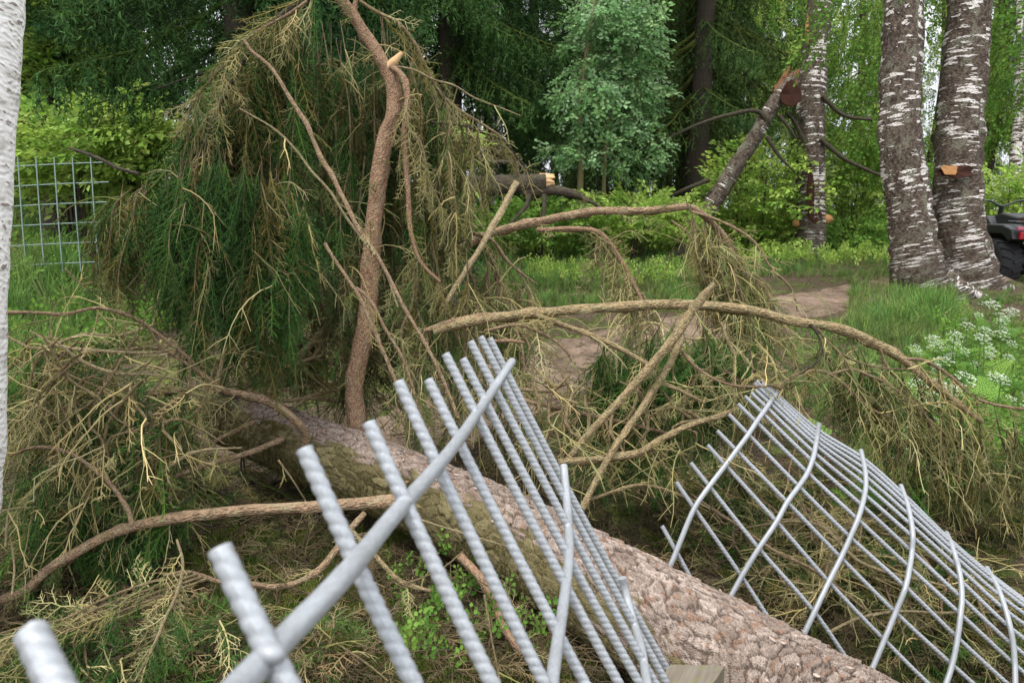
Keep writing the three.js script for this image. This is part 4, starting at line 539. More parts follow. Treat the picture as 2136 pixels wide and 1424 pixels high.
{ // the pair by the path
  const base = gdepth(1930, 612), d = Math.min(base, 8.2);
  const a = thing('birch_tree', 'leaning old birch with white band low down, left of the pair by the path', 'tree', 'old birches by the path');
  trunkOf(a, [[1945, 640], [1932, 605], [1918, 570], [1910, 520], [1900, 440], [1882, 330], [1878, 200], [1884, 60], [1892, -120], [1900, -400]], d, [165, 130, 100, 88, 84, 80, 76, 70], M.birchA, { rough: 0.08 });
  mesh('root', limb([at(1935, 560, d - 0.1), at(1975, 590, d - 0.16), at(2035, 618, d - 0.2), at(2080, 636, d - 0.2)], [0.12, 0.11, 0.07, 0.03], { sides: 14, rough: 0.12 }), M.birchA, a);
  crown(a, 'crown', BIRCHLEAF, M.leaf, [[at(1840, -420, d), 2.2, 1.8, 2.0, 350], [at(1800, 40, d + 0.8), 0.7, 0.8, 0.7, 120]], 0.34, G_LEAF, 71);
  const b = thing('birch_tree', 'dark streaked birch with a fresh orange notch, right of the pair by the path', 'tree', 'old birches by the path');
  trunkOf(b, [[2058, 645], [2036, 612], [2022, 560], [2006, 490], [1998, 400], [2002, 300], [2010, 180], [2020, 60], [2030, -120], [2040, -400]], d + 0.35, [140, 110, 97, 93, 90, 86, 80, 74], M.birchB, { rough: 0.08 });
  crown(b, 'crown', BIRCHLEAF, M.leaf, [[at(2100, -420, d + 0.5), 2.2, 1.8, 2.0, 350], [at(2130, 60, d + 0.6), 0.5, 0.9, 0.6, 200]], 0.34, G_LEAF, 72);
  // wound: a curved patch wrapped on the bark
  const patch = (parent, px, py, dd, wpx, hpx, mat, name, seed, wrapR) => { const r = RNG(seed), bb = new PB(), n = 12, c = [1, 1, 1], ring = [], ring2 = []; const f = (x, y, k) => { const xx = x / F * dd, R0 = wrapR, z = R0 - Math.sqrt(Math.max(0, R0 * R0 - xx * xx)); return at(px + x, py + y, dd + z - k); }; for (let k = 0; k < n; k++) { const a = k / n * 6.283, q = rr(0.72, 1.1, r); ring.push(f(Math.cos(a) * wpx / 2 * q, Math.sin(a) * hpx / 2 * q, 0.012)); ring2.push(f(Math.cos(a) * wpx / 2 * q * 1.05, Math.sin(a) * hpx / 2 * q * 1.05, -0.03)); } const m = f(0, 0, 0.014); for (let k = 0; k < n; k++) { const e = (k + 1) % n; bb.tri(m, ring[k], ring[e], c); bb.quad(ring[k], ring2[k], ring2[e], ring[e], c); } return mesh(name, bb.geo(), mat, parent); };
  patch(b, 1998, 358, d + 0.35 - 0.262, 90, 30, M.woodRed, 'bark_wound', 5, 0.30); patch(b, 1983, 355, d + 0.35 - 0.272, 44, 22, M.woodOrange, 'bare_wood', 6, 0.28);
  // the single birch further back with torn bark
  const e = thing('birch_tree', 'tall birch with a dark red bark wound and a leaning broken stem beside it', 'tree', 'old birches by the path'), d2 = 11;
  trunkOf(e, [[1690, 540], [1690, 520], [1693, 470], [1692, 350], [1694, 200], [1706, 60], [1722, -100], [1740, -350]], d2, [72, 62, 58, 56, 54, 50, 46], M.birchA);
  patch(e, 1692, 405, d2 - 0.2, 22, 110, M.woodRed, 'bark_wound', 7, 0.25); patch(e, 1703, 452, d2 - 0.19, 30, 26, M.woodRed, 'bark_wound', 9, 0.25); patch(e, 1684, 62, d2 - 0.15, 10, 60, M.woodOrange, 'bare_wood', 10, 0.2);
  mesh('bark_shelf', limb([at(1712, 455, d2 - 0.1), at(1726, 456, d2 - 0.1), at(1737, 458, d2 - 0.1)], [0.03, 0.065, 0.02], { sides: 10, rough: 0.35 }), M.woodOrange, e); mesh('bark_shelf', limb([at(1664, 466, d2 - 0.05), at(1658, 466, d2 - 0.06), at(1653, 467, d2 - 0.05)], [0.05, 0.07, 0.03], { sides: 10, rough: 0.25 }), M.woodOrange, e);
  for (const p of [[[1716, 200], [1760, 240], [1820, 250]], [[1680, 300], [1655, 250], [1640, 235]], [[1712, 290], [1760, 330], [1800, 350], [1850, 372]]]) mesh('limb', limb(p.map(q => at(q[0], q[1], d2 - 0.2)), [0.035, 0.02], { sides: 7 }), M.limbDark, e);
  crown(e, 'crown', BIRCHLEAF, M.leaf, [[at(1700, -330, d2), 2.6, 2.0, 2.4, 420], [at(1790, 100, d2 + 0.6), 0.6, 1.0, 0.6, 240], [at(1810, 280, d2 + 0.5), 0.55, 0.7, 0.5, 170]], 0.36, G_LEAF, 73);
  // snapped stem leaning into it
  const s = thing('broken_birch_stem', 'snapped birch stem leaning against the tall birch with splintered orange top', 'tree'), d3 = 10.6;
  mesh('trunk', limb([at(1400, 560, d3), at(1478, 436, d3), at(1520, 372, d3), at(1566, 300, d3), at(1616, 214, d3), at(1654, 164, d3 + 0.12)], [0.13, 0.12, 0.11, 0.10, 0.10], { sides: 18, step: 0.05, rough: 0.1 }), M.birchD, s);
  const sp2 = []; const r = RNG(8); for (let k = 0; k < 9; k++) { const q = k / 9 * 6.283; sp2.push(limb([at(1632 + Math.cos(q) * 16, 190 + Math.sin(q) * 12, d3 + 0.05 - Math.sin(q) * 0.1), at(1645 + Math.cos(q) * 16 + rr(-4, 6, r), 168 + Math.sin(q) * 8, d3 + 0.05), at(1655 + Math.cos(q) * 12 + rr(-8, 8, r), rr(136, 158, r), d3 + 0.1)], [0.045, 0.035, 0.006], { sides: 6, rough: 0.25 })); }
  mesh('splintered_wood', mergeGeometries(sp2), M.woodTorn, s); patch(s, 1652, 196, d3 - 0.17, 46, 60, M.woodRed, 'bark_wound', 21, 0.2);
  for (const p of [[[1600, 250], [1580, 232], [1520, 240], [1450, 262], [1400, 285], [1340, 310], [1260, 335]], [[1600, 285], [1630, 330], [1660, 360]], [[1625, 240], [1645, 265], [1662, 290]], [[1480, 375], [1440, 390], [1380, 415], [1330, 430]]]) mesh('limb', limb(p.map(q => at(q[0], q[1], d3 - 0.1)), [0.035, 0.022, 0.01], { sides: 7, step: 0.05 }), M.limbDark, s);
  // thin pale birches
  const thin = (label, pts, d, w) => { const t = thing('birch_tree', label, 'tree'); trunkOf(t, pts, d, w, M.birchC, { sides: 14 }); return t; };
  const t1 = thin('thin pale birch at the right edge behind the quad bike', [[2112, 470], [2116, 400], [2124, 280], [2130, 150], [2136, -60]], 14, [26, 24, 22]);
  crown(t1, 'crown', BIRCHLEAF, M.leaf, [[at(2110, 150, 14.4), 0.9, 1.6, 0.8, 420], [at(2100, -200, 14.4), 2.0, 1.6, 1.6, 500]], 0.42, G_LEAF, 74);
  thin('thin leaning white birch behind the hanging spruce boughs', [[1092, 420], [1076, 350], [1040, 280], [1016, 220], [990, 165], [965, 100]], 13, [14, 14, 13]);
  thin('straight thin birch beside the leaning white birch', [[1036, 430], [1037, 330], [1035, 200], [1030, 60], [1028, -80]], 14.5, [24, 22, 20]);
}
{ // white trunk at the left edge, close to the camera
  const d = 1.75, g = thing('birch_tree', 'smooth white birch trunk close by at the left edge', 'tree');
  const col = tex(512, 1024, (u, v) => { const f = tn(u, v, 6, 8, 3), k = tn(u, v, 15, 30, 5), l = tn(u, v, 3.5, 9, 8) + 0.4 * tn(u, v, 9, 20, 2), s = tn(u, v, 1.5, 2.5, 11); let c = mixc([0.66, 0.64, 0.62], [0.80, 0.79, 0.77], clamp(0.5 + f * 0.7 + k * 0.4, 0, 1)); if (s > 0.1) c = mixc(c, [0.48, 0.46, 0.42], clamp((s - 0.1) * 2, 0, 0.7)); if (l > 0.38) c = mixc(c, [0.20, 0.15, 0.12], clamp((l - 0.38) * 6, 0, 0.85)); return S(c); }, true); col.repeat.set(1.6, 1.3);
  const bt = tex(256, 512, (u, v) => { const q = 0.5 + 0.4 * tn(u, v, 3.5, 9, 8) + 0.3 * tn(u, v, 8, 10, 3); return [q, q, q]; }); bt.repeat.set(1.6, 1.3);
  const w = 190; trunkOf(g, [[-150, 1900], [-132, 1300], [-118, 1120], [-104, 950], [-98, 700], [-90, 450], [-74, 200], [-60, 0], [-48, -200], [-10, -900]], d, [w * 1.05, w, w, w, w, w, w, w, w], std({ map: col, bumpMap: bt, bumpScale: 0.005, roughness: 0.8 }), { sides: 40, step: 0.02, rough: 0.025, freq: 9 });
}

// ---------------------------------------------------------------- standing spruces and other trees behind
function spruceTree(label, px, d, h, r0, lowest, n, spread, seed, group, cols, ring = [0, 6.283], dead = 0.2) {
  const r = RNG(seed), t = thing('spruce_tree', label, 'tree', group); const p = at(px, CY, d); const gx = p.x, gz = p.z, gy = ground(gx, gz) - 0.1;
  mesh('trunk', limb([V(gx, gy, gz), V(gx + 0.04, gy + 1, gz), V(gx + rr(-0.1, 0.1, r), gy + h * 0.5, gz), V(gx, gy + h, gz)], [r0 * 1.25, r0 * 1.02, r0 * 0.75, r0 * 0.4, 0.02], { sides: 14, step: 0.25, rough: 0.06 }), M.spruceBark, t);
  const list = []; for (let k = 0; k < n; k++) { const q = Math.pow((k + r()) / n, 0.85), y = gy + lowest + (h - lowest) * q, L = spread * (1 - q * 0.82) * rr(0.7, 1.15, r), a = rr(ring[0], ring[1], r); const dir = V(Math.cos(a), rr(-0.35, 0.02, r), Math.sin(a)).normalize(); list.push({ m: frame(V(gx, y, gz), dir, V(0, 1, 0), L, L * 0.9, L * rr(0.9, 1.5, r)), c: vary(cols[(r() * cols.length) | 0], 0.3, r), k: (r() * 3) | 0 }); }
  byVariant('crown', BOUGH, M.needle, list, t);
  for (let k = 0; k < 6; k++) { const a = rr(0, 6.283, r), y = gy + rr(0.4, lowest + 0.8, r), L = rr(0.4, 1.1, r), e = V(Math.cos(a) * L, -L * 0.25, Math.sin(a) * L); mesh('dead_limb', limb([V(gx, y, gz), V(gx, y, gz).addScaledVector(e, 0.5), V(gx, y - 0.05, gz).add(e)], [0.018, 0.012, 0.004], { sides: 5, step: 0.1 }), M.limbDark, t); }
  return t;
}
M.spruceBark = branchTex([0.10, 0.075, 0.058], [0.06, 0.045, 0.036], [0.13, 0.12, 0.095], 40);
const SP = [[0.042, 0.098, 0.026], [0.055, 0.115, 0.03], [0.032, 0.075, 0.022]], SPO = [[0.082, 0.13, 0.038], [0.058, 0.112, 0.032]];
spruceTree('broad dark spruce behind the hanging boughs, nearest to the white birch trunk', 538, 7.2, 12, 0.16, 1.75, 200, 2.1, 301, null, SP);
spruceTree('dense spruce with low sweeping boughs behind the broken upright stem', 940, 12.5, 15, 0.2, 2.3, 200, 2.4, 302, null, SP);
spruceTree('spruce with olive boughs between the pale leafy tree and the snapped birch stem', 1430, 13.5, 16, 0.2, 1.9, 210, 2.4, 303, null, SPO);
spruceTree('small shaggy spruce in the left corner above the mesh fence', 150, 9.0, 11, 0.14, 1.75, 220, 1.8, 304, null, SP);
for (const [i, [px, d, h, low, spr]] of [[270, 13, 13, 1.5, 2.6], [330, 10.5, 12, 1.7, 2.0], [215, 15, 13, 1.5, 2.6], [690, 14, 14, 1.4, 2.2], [1110, 19, 14, 2.9, 2.2], [1620, 26, 14, 2.0, 2.2], [-150, 12, 12, 1.2, 2.2], [560, 19, 14, 1.2, 2.5], [840, 20, 14, 1.4, 2.4], [1780, 26, 13, 1.8, 2.2], [1540, 20, 13, 2.6, 2.0], [60, 18, 14, 1.0, 2.6], [2000, 28, 14, 1.5, 2.4], [1020, 16, 14, 1.9, 2.3], [1215, 23, 14, 1.7, 2.3], [1360, 25, 14, 1.7, 2.4], [1080, 25, 14, 1.6, 2.4], [770, 17, 13, 1.4, 2.2], [1480, 28, 14, 1.6, 2.4]].entries())
  spruceTree('tall dark spruce standing in the wood behind the clearing', px, d, h, rr(0.13, 0.2), low, 100, spr, 400 + i, 'spruces in the wood behind', i % 3 ? SP : SPO);
// bare trunks seen against the light of the lake
for (const [i, [px, d, w]] of [[1196, 16, 22], [1404, 15, 26], [1180, 24, 16], [1250, 26, 18], [1300, 24, 14], [1330, 28, 20], [1375, 22, 18], [1155, 27, 14], [1225, 30, 14], [1105, 24, 16], [945, 22, 16], [1278, 31, 12], [1470, 23, 18], [1545, 25, 16]].entries()) {
  const t = thing('pine_tree', 'slim bare trunk standing against the bright gap in the wood', 'tree', 'slim trunks in the bright gap'); const p = at(px, CY, d), gy = ground(p.x, p.z) - 0.1, r0 = w / 2 * d / F;
  mesh('trunk', limb([V(p.x, gy, p.z), V(p.x + rr(-0.1, 0.1), gy + 4, p.z), V(p.x + rr(-0.25, 0.25), gy + 12, p.z)], [r0 * 1.2, r0, r0 * 0.7], { sides: 8, step: 0.5 }), M.spruceBark, t);
  const list = [], r = RNG(520 + i); for (let k = 0; k < 22; k++) { const a = rr(0, 6.283, r), L = rr(0.8, 1.7, r); list.push({ m: frame(V(p.x, gy + rr(3.2, 11, r), p.z), V(Math.cos(a), -0.2, Math.sin(a)), V(0, 1, 0), L), c: vary(SP[k % 3], 0.3, r), k }); } byVariant('crown', BOUGH, M.needle, list, t);
}
{ // pale leafy aspen
  const d = 10.5, t = thing('aspen_tree', 'young leafy tree with pale grey green foliage in the middle background', 'tree'); const b = at(1216, 0, d), gy = ground(b.x, b.z);
  const P = [V(b.x, gy, b.z), at(1212, 330, d), at(1214, 180, d), at(1235, 40, d), at(1250, -150, d)]; mesh('trunk', limb(P, [0.045, 0.04, 0.03, 0.02], { sides: 10 }), M.limbGrey, t);
  mesh('limb', limb([V(b.x + 0.35, gy, b.z + 0.1), at(1262, 330, d), at(1275, 200, d), at(1305, 60, d)], [0.035, 0.03, 0.02, 0.01], { sides: 8 }), M.limbGrey, t);
  mesh('limb', limb([at(1270, 250, d), at(1300, 180, d), at(1325, 100, d)], [0.02, 0.015, 0.008], { sides: 8 }), M.limbGrey, t);
  const pb = (x, y, rx, ry, n) => [at(x, y, d + rr(-0.2, 0.2)), rx / F * d, ry / F * d, 0.5, n];
  crown(t, 'crown', ROUNDLEAF, M.leaf, [pb(1235, 80, 70, 80, 260), pb(1320, 90, 60, 90, 240), pb(1290, 200, 100, 80, 380), pb(1220, 200, 70, 70, 220), pb(1310, 300, 80, 70, 240), pb(1170, 310, 40, 25, 60), pb(1240, 290, 60, 50, 120), pb(1300, 20, 90, 60, 240)], 0.24, G_PALE, 81, 0.5);
}
function bush(label, px, py, d, rx, ry, n, size, cols, seed, geos = BUSHLEAF, group) {
  const t = thing('bush', label, 'bush', group), r = RNG(seed), c = at(px, py, d), w = rx / F * d, h = ry / F * d, gy = ground(c.x, c.z), st = [];
  for (let k = 0; k < 9; k++) { const a = rr(0, 6.283, r), q = rr(0, 0.7, r); st.push(limb([V(c.x + Math.cos(a) * w * q * 0.5, gy, c.z + Math.sin(a) * w * 0.3 * q), V(c.x + Math.cos(a) * w * q * 0.8, lerp(gy, c.y, 0.6), c.z + Math.sin(a) * w * 0.4 * q), V(c.x + Math.cos(a) * w * q, c.y + h * rr(0.2, 0.7, r), c.z + Math.sin(a) * w * 0.5 * q)], [0.014, 0.01, 0.004], { sides: 5, step: 0.1, cap: false })); }
  const s = mesh('stems', mergeGeometries(st), M.limbDark, t); s.userData.kind = 'stuff';
  const list = []; for (let k = 0; k < n; k++) { const a = V(r() * 2 - 1, r() * 2 - 1, r() * 2 - 1); if (a.lengthSq() > 1) { k--; continue; } const bump = 1 + 0.35 * fbm(a.x * 2 + seed, a.y * 2, a.z * 2, 2); const p = V(c.x + a.x * w * bump, Math.max(gy + 0.03, c.y + a.y * h * bump), c.z + a.z * Math.min(w, 0.8) * bump); list.push({ m: frame(p, V(a.x + (r() - 0.5), rr(-0.2, 0.9, r), a.z + (r() - 0.5) + 0.3).normalize(), V((r() - 0.5) * 0.8, 1, 0.5 + (r() - 0.5) * 0.6), size * rr(0.65, 1.3, r)), c: vary(cols[(r() * cols.length) | 0], 0.25, r), k: (r() * 9) | 0 }); }
  byVariant('foliage', geos, M.leaf, list, t); return t;
}
bush('bright green bush behind the mesh fence at left', 150, 330, 7.2, 150, 90, 520, 0.26, G_BRIGHT, 601);
bush('bright green bush beside the dark shaggy spruce, touching the hanging boughs', 270, 300, 7.6, 80, 80, 260, 0.26, G_BRIGHT, 602);
bush('tall yellow green sapling in the top left corner between dark spruces', 110, 100, 8.2, 45, 110, 240, 0.26, G_BRIGHT, 603);
bush('yellow green bush behind the leaning broken birch stem', 1590, 400, 11.4, 110, 95, 520, 0.27, G_BRIGHT, 604);
bush('green bush between the tall birch and the pair of old birches', 1785, 410, 12.2, 85, 120, 560, 0.27, G_BRIGHT, 605);
bush('low green bush at the foot of the tall birch, on its left', 1560, 500, 11.6, 120, 50, 420, 0.24, G_BRIGHT, 606);
bush('low green bush at the foot of the pair of birches, on their left', 1795, 515, 11.4, 75, 55, 340, 0.24, G_LEAF, 607);
bush('green bush behind the quad bike at the right edge', 2130, 420, 13, 110, 80, 420, 0.3, G_BRIGHT, 608);
bush('dark green bush in the gap between the two old birches', 1950, 440, 12, 50, 110, 260, 0.3, G_LEAF, 609);
bush('leafy undergrowth bush right below the torn dark log', 1130, 470, 10.5, 160, 45, 420, 0.24, G_LEAF, 610);
bush('leafy undergrowth bush below the pale leafy tree', 1330, 455, 10.2, 130, 50, 420, 0.24, G_BRIGHT, 611);
bush('spindly bush with yellow leaves among the twigs by the hanging boughs', 930, 320, 4.6, 45, 50, 46, 0.16, G_BRIGHT, 612);
// leafy trees that close the view at the upper right and left
for (const [i, [px, d, pts, sz]] of [[1560, 15, [[1560, 120, 130, 150, 420], [1540, -60, 160, 120, 300]], 0.42], [1790, 16, [[1790, 100, 110, 180, 560], [1800, 300, 90, 110, 260], [1780, -150, 200, 150, 400]], 0.42], [1960, 18, [[1955, 120, 90, 200, 360], [1960, -160, 220, 160, 400]], 0.45], [2090, 15, [[2100, 200, 90, 200, 520], [2090, -120, 200, 130, 400]], 0.42], [1660, 20, [[1650, 300, 90, 120, 340], [1650, 40, 120, 120, 260]], 0.45], [1900, 22, [[1900, 330, 160, 110, 420]], 0.5], [640, 15, [[640, 200, 90, 200, 200]], 0.4]].entries()) {
  const t = thing('leafy_tree', ['slender leafy tree left of the tall birch', 'leafy tree with hanging foliage between the tall birch and the pair', 'leafy tree seen through the gap of the birch pair', 'leafy tree at the right edge above the quad bike', 'distant leafy tree behind the leaning broken stem', 'distant low leafy tree behind the birch pair', 'dim leafy tree behind the hanging spruce boughs'][i], 'tree');
  const b = at(px, 0, d), gy = ground(b.x, b.z); mesh('trunk', limb([V(b.x, gy - 0.1, b.z), at(px + 8, 150, d), at(px - 5, -300, d)], [0.09, 0.07, 0.03], { sides: 8, step: 0.3 }), M.limbDark, t);
  crown(t, 'crown', BIRCHLEAF, M.leaf, pts.map(([x, y, rx, ry, n]) => [at(x, y, d + rr(-0.5, 0.5)), rx / F * d, ry / F * d, 1.0, n]), sz, i === 4 || i === 5 ? G_LEAF : (i === 6 ? G_DEEP : [...G_LEAF, ...G_BRIGHT]), 90 + i, 1.1);
}
{ // torn trunk lying in the back
  const d = 6.2, g = thing('snapped_tree', 'dark snapped trunk lying level behind the hanging boughs with pale torn end', 'fallen tree');
  mesh('trunk', limb([at(820, 402, d + 0.3), at(900, 396, d + 0.1), at(980, 390, d), at(1060, 384, d), at(1138, 380, d)], [0.075, 0.085, 0.085, 0.078, 0.07], { sides: 18, step: 0.03, rough: 0.11, freq: 6 }), M.limbDark, g);
  const sp2 = []; const r = RNG(31); for (let k = 0; k < 10; k++) { const a = k / 10 * 6.283; sp2.push(limb([at(1126, 380 + Math.sin(a) * 12, d - Math.cos(a) * 0.045), at(1142, 378 + Math.sin(a) * 11, d - Math.cos(a) * 0.04), at(1150 + rr(0, 9, r), 377 + Math.sin(a) * 10 + rr(-3, 3, r), d - Math.cos(a) * 0.035)], [0.024, 0.02, 0.006], { sides: 6, rough: 0.25, step: 0.01 })); }
  mesh('torn_wood', mergeGeometries(sp2), M.wood, g);
  mesh('hanging_strip', limb([at(1090, 400, d), at(1150, 396, d), at(1190, 402, d), at(1222, 415, d), at(1256, 434, d - 0.05)], [0.05, 0.045, 0.035, 0.022, 0.006], { sides: 10, step: 0.03, rough: 0.2 }), M.limbDark, g);
  for (const p of [[[1105, 405], [1098, 430], [1080, 450], [1060, 470]], [[1075, 372], [1078, 345], [1090, 330]], [[985, 345], [1030, 338], [1080, 342], [1105, 365]], [[1135, 405], [1135, 440], [1130, 470]]]) mesh('limb', limb(p.map(q => at(q[0], q[1], d - 0.05)), [0.022, 0.016, 0.008], { sides: 7 }), M.limbDark, g);
}

// ---------------------------------------------------------------- quad bike at the right edge
{
  const d = 9.4, g = thing('quad_bike', 'dark quad bike with red rear light parked on the track at the right edge', 'vehicle'); const c = at(2158, 608, d); c.y = ground(c.x, c.z) + 0.03; g.position.copy(c); g.rotation.y = -0.1;
  const rub = std({ color: lin(0.022, 0.022, 0.024), roughness: 0.85, specularIntensity: 1 }), pla = std({ color: lin(0.02, 0.02, 0.023), roughness: 0.45, specularIntensity: 1 }), red = std({ color: lin(0.33, 0.022, 0.014), roughness: 0.35, specularIntensity: 1 }), lens = std({ color: lin(0.42, 0.016, 0.03), roughness: 0.2, specularIntensity: 1 }), met = std({ color: lin(0.32, 0.33, 0.36), metalness: 0.7, roughness: 0.4, specularIntensity: 1 }), pink = std({ color: lin(0.55, 0.13, 0.20), roughness: 0.35, specularIntensity: 1 });
  const R0 = 0.29, W0 = 0.25; const prof = [[0.13, -W0 / 2 + 0.02], [0.2, -W0 / 2], [0.255, -W0 / 2 + 0.005], [0.275, -W0 / 2 + 0.03], [0.28, 0], [0.275, W0 / 2 - 0.03], [0.255, W0 / 2 - 0.005], [0.2, W0 / 2], [0.13, W0 / 2 - 0.02]].map(([x, y]) => new THREE.Vector2(x, y));
  const tyre = new THREE.LatheGeometry(prof, 36); tyre.rotateZ(Math.PI / 2); const lugs = []; for (let k = 0; k < 16; k++) for (const s of [-1, 1]) { const l = new THREE.BoxGeometry(0.11, 0.03, 0.045); l.rotateY(s * 0.4); l.translate(s * 0.062, 0.278, 0); l.rotateX((k + (s > 0 ? 0.5 : 0)) / 16 * Math.PI * 2); lugs.push(l); }
  const lugG = mergeGeometries(lugs); const rim = new THREE.CylinderGeometry(0.135, 0.135, 0.16, 24, 1); rim.rotateZ(Math.PI / 2);
  for (const [x, z] of [[-0.44, 0], [0.44, 0], [-0.44, -1.25], [0.44, -1.25]]) { const w = mesh('wheel', tyre, rub, g); w.position.set(x, R0, z); const lg = mesh('tread', lugG, rub, w); const rm = mesh('rim', rim, met, w); }
  const ext = (pts, depth, bev = 0.02) => { const s = new THREE.Shape(pts.map(([x, y]) => new THREE.Vector2(x, y))); const e = new THREE.ExtrudeGeometry(s, { depth, bevelEnabled: true, bevelSize: bev, bevelThickness: bev, bevelSegments: 3, curveSegments: 8 }); return e; };
  // body from the side (x = length towards the front), extruded across
  const body = ext([[0.1, 0.42], [1.3, 0.42], [1.55, 0.62], [1.45, 0.78], [1.05, 0.80], [0.85, 0.68], [0.2, 0.66], [-0.25, 0.72], [-0.3, 0.6]], 0.36); body.rotateY(Math.PI / 2); body.translate(-0.18, 0, 0.05); mesh('body', body, pla, g);
  for (const s of [-1, 1]) { const f = ext([[-0.34, 0.62], [-0.3, 0.7], [-0.1, 0.74], [0.3, 0.73], [0.42, 0.58], [0.36, 0.58], [0.26, 0.66], [-0.12, 0.67], [-0.26, 0.6]], 0.30); f.rotateY(Math.PI / 2); f.translate(s * 0.36 - 0.15, 0, 0); mesh('fender', f, pla, g); const f2 = ext([[0.9, 0.6], [1.0, 0.7], [1.25, 0.75], [1.5, 0.68], [1.56, 0.55], [1.5, 0.55], [1.42, 0.62], [1.22, 0.67], [1.02, 0.62], [0.95, 0.56]], 0.28); f2.rotateY(Math.PI / 2); f2.translate(s * 0.36 - 0.14, 0, 0); mesh('fender', f2, pla, g); }
  const seat = ext([[-0.2, 0.74], [0.75, 0.72], [0.85, 0.82], [0.7, 0.84], [0.3, 0.8], [-0.15, 0.86], [-0.24, 0.82]], 0.24, 0.03); seat.rotateY(Math.PI / 2); seat.translate(-0.12, 0, 0); mesh('seat', seat, pla, g);
  const rack = []; for (let k = -3; k <= 3; k++) rack.push(limb([V(k * 0.13, 0.79, 0.36), V(k * 0.13, 0.79, 0.0)], [0.009, 0.009], { sides: 6, rough: 0 })); for (const z of [0.36, 0.18, 0.0]) rack.push(limb([V(-0.42, 0.795, z), V(0.42, 0.795, z)], [0.011, 0.011], { sides: 6, rough: 0 })); mesh('rear_rack', mergeGeometries(rack), pla, g);
  const box = (w, h, dd, x, y, z) => { const e = ext([[-w / 2, -h / 2], [w / 2, -h / 2], [w / 2, h / 2], [-w / 2, h / 2]], dd, 0.008); e.translate(x, y, z); return e; };
  for (const s of [-1, 1]) { mesh('rear_light', box(0.2, 0.07, 0.03, s * 0.36, 0.65, 0.37), lens, g); mesh('reflector_strip', box(0.26, 0.025, 0.02, s * 0.36, 0.73, 0.37), pink, g); }
  mesh('rear_bumper', limb([V(-0.4, 0.56, 0.36), V(0, 0.55, 0.4), V(0.4, 0.56, 0.36)], [0.016, 0.016], { sides: 8, rough: 0 }), met, g);
  const axl = new THREE.CylinderGeometry(0.035, 0.035, 0.72, 12); axl.rotateZ(Math.PI / 2); for (const z of [0, -1.25]) { const a = mesh('axle', axl, pla, g); a.position.set(0, R0, z); }
  mesh('tow_hitch', box(0.06, 0.05, 0.16, -0.02, 0.36, 0.2), met, g); mesh('underbody', box(0.42, 0.2, 1.1, 0, 0.4, -1.2), pla, g);
  { const cg = ext([[-0.12, 0], [0.12, 0], [0.1, 0.09], [-0.1, 0.09]], 0.16, 0.02); cg.translate(-0.16, 0.82, 0.1); mesh('cargo_roll', cg, red, g); }
  mesh('handlebar', limb([V(-0.4, 1.0, -0.82), V(-0.2, 1.02, -0.95), V(0, 0.95, -1.0), V(0.2, 1.02, -0.95), V(0.4, 1.0, -0.82)], [0.014, 0.014], { sides: 8, rough: 0 }), pla, g); mesh('steering_post', limb([V(0, 0.78, -1.05), V(0, 0.96, -1.0)], [0.03, 0.03], { sides: 8, rough: 0 }), pla, g);
}

// ---------------------------------------------------------------- low plants
const scat = (n, seed, region, mk) => { const r = RNG(seed), out = []; for (let k = 0; k < n; k++) { const [px, py] = region(r), d = gdepth(px, py); if (d > 30) continue; const p = at(px, py, d); p.y = ground(p.x, p.z); out.push(mk(p, r, px, py)); } return out; };
const upright = (p, r, s, tilt = 0.3) => { const a = r() * 6.283, m = new THREE.Matrix4().makeRotationFromEuler(new THREE.Euler((r() - 0.5) * tilt, a, (r() - 0.5) * tilt)); m.scale(V(s, s * rr(0.8, 1.25, r), s)); m.setPosition(p); return m; };
const inBox = (x0, x1, y0, y1) => (r) => [rr(x0, x1, r), rr(y0, y1, r)];
{
  const GC = [[0.12, 0.24, 0.05], [0.16, 0.29, 0.065], [0.09, 0.20, 0.045], [0.20, 0.26, 0.08]];
  const list = [], add = (n, seed, reg, s0, s1, cols = GC) => list.push(...scat(n, seed, reg, (p, r) => { const q = fbm(p.x * 1.3, 7, p.z * 1.3, 2); return { m: upright(p, r, rr(s0, s1, r) * (0.8 + 1.1 * q), 0.7), c: vary(mixc(cols[(r() * cols.length) | 0], [0.19, 0.20, 0.075], clamp(0.2 - q * 1.6, 0, 0.7)), 0.3, r), k: (r() * 3) | 0 }; }));
  add(1500, 1, inBox(1000, 1500, 510, 612), 0.14, 0.3); add(900, 2, inBox(1480, 1860, 510, 580), 0.08, 0.2); add(1100, 3, inBox(1770, 1990, 588, 720), 0.1, 0.28); add(900, 4, inBox(1700, 2136, 690, 880), 0.07, 0.2); add(800, 5, inBox(-60, 230, 545, 640), 0.2, 0.42); add(700, 6, inBox(-100, 260, 640, 760), 0.08, 0.2);
  add(1700, 7, inBox(300, 1180, 1100, 1440), 0.03, 0.08, [[0.14, 0.20, 0.035], [0.19, 0.23, 0.05], [0.09, 0.16, 0.03]]); add(500, 8, inBox(1900, 2200, 660, 1000), 0.08, 0.2); add(500, 9, inBox(2000, 2260, 560, 640), 0.04, 0.12); add(700, 10, inBox(600, 1100, 470, 560), 0.2, 0.4, [[0.045, 0.09, 0.02]]); add(1500, 11, inBox(-100, 2200, 400, 500), 0.35, 0.8); add(1100, 13, inBox(1020, 1500, 560, 650), 0.08, 0.2); add(500, 14, inBox(1640, 1960, 690, 860), 0.05, 0.14); add(400, 12, inBox(1500, 2136, 1000, 1440), 0.05, 0.14, [[0.06, 0.10, 0.02]]);
  byVariant('grass', GRASS, M.grass, list, null, 'green grass growing around the path and under the fallen branches', 'grass');
}
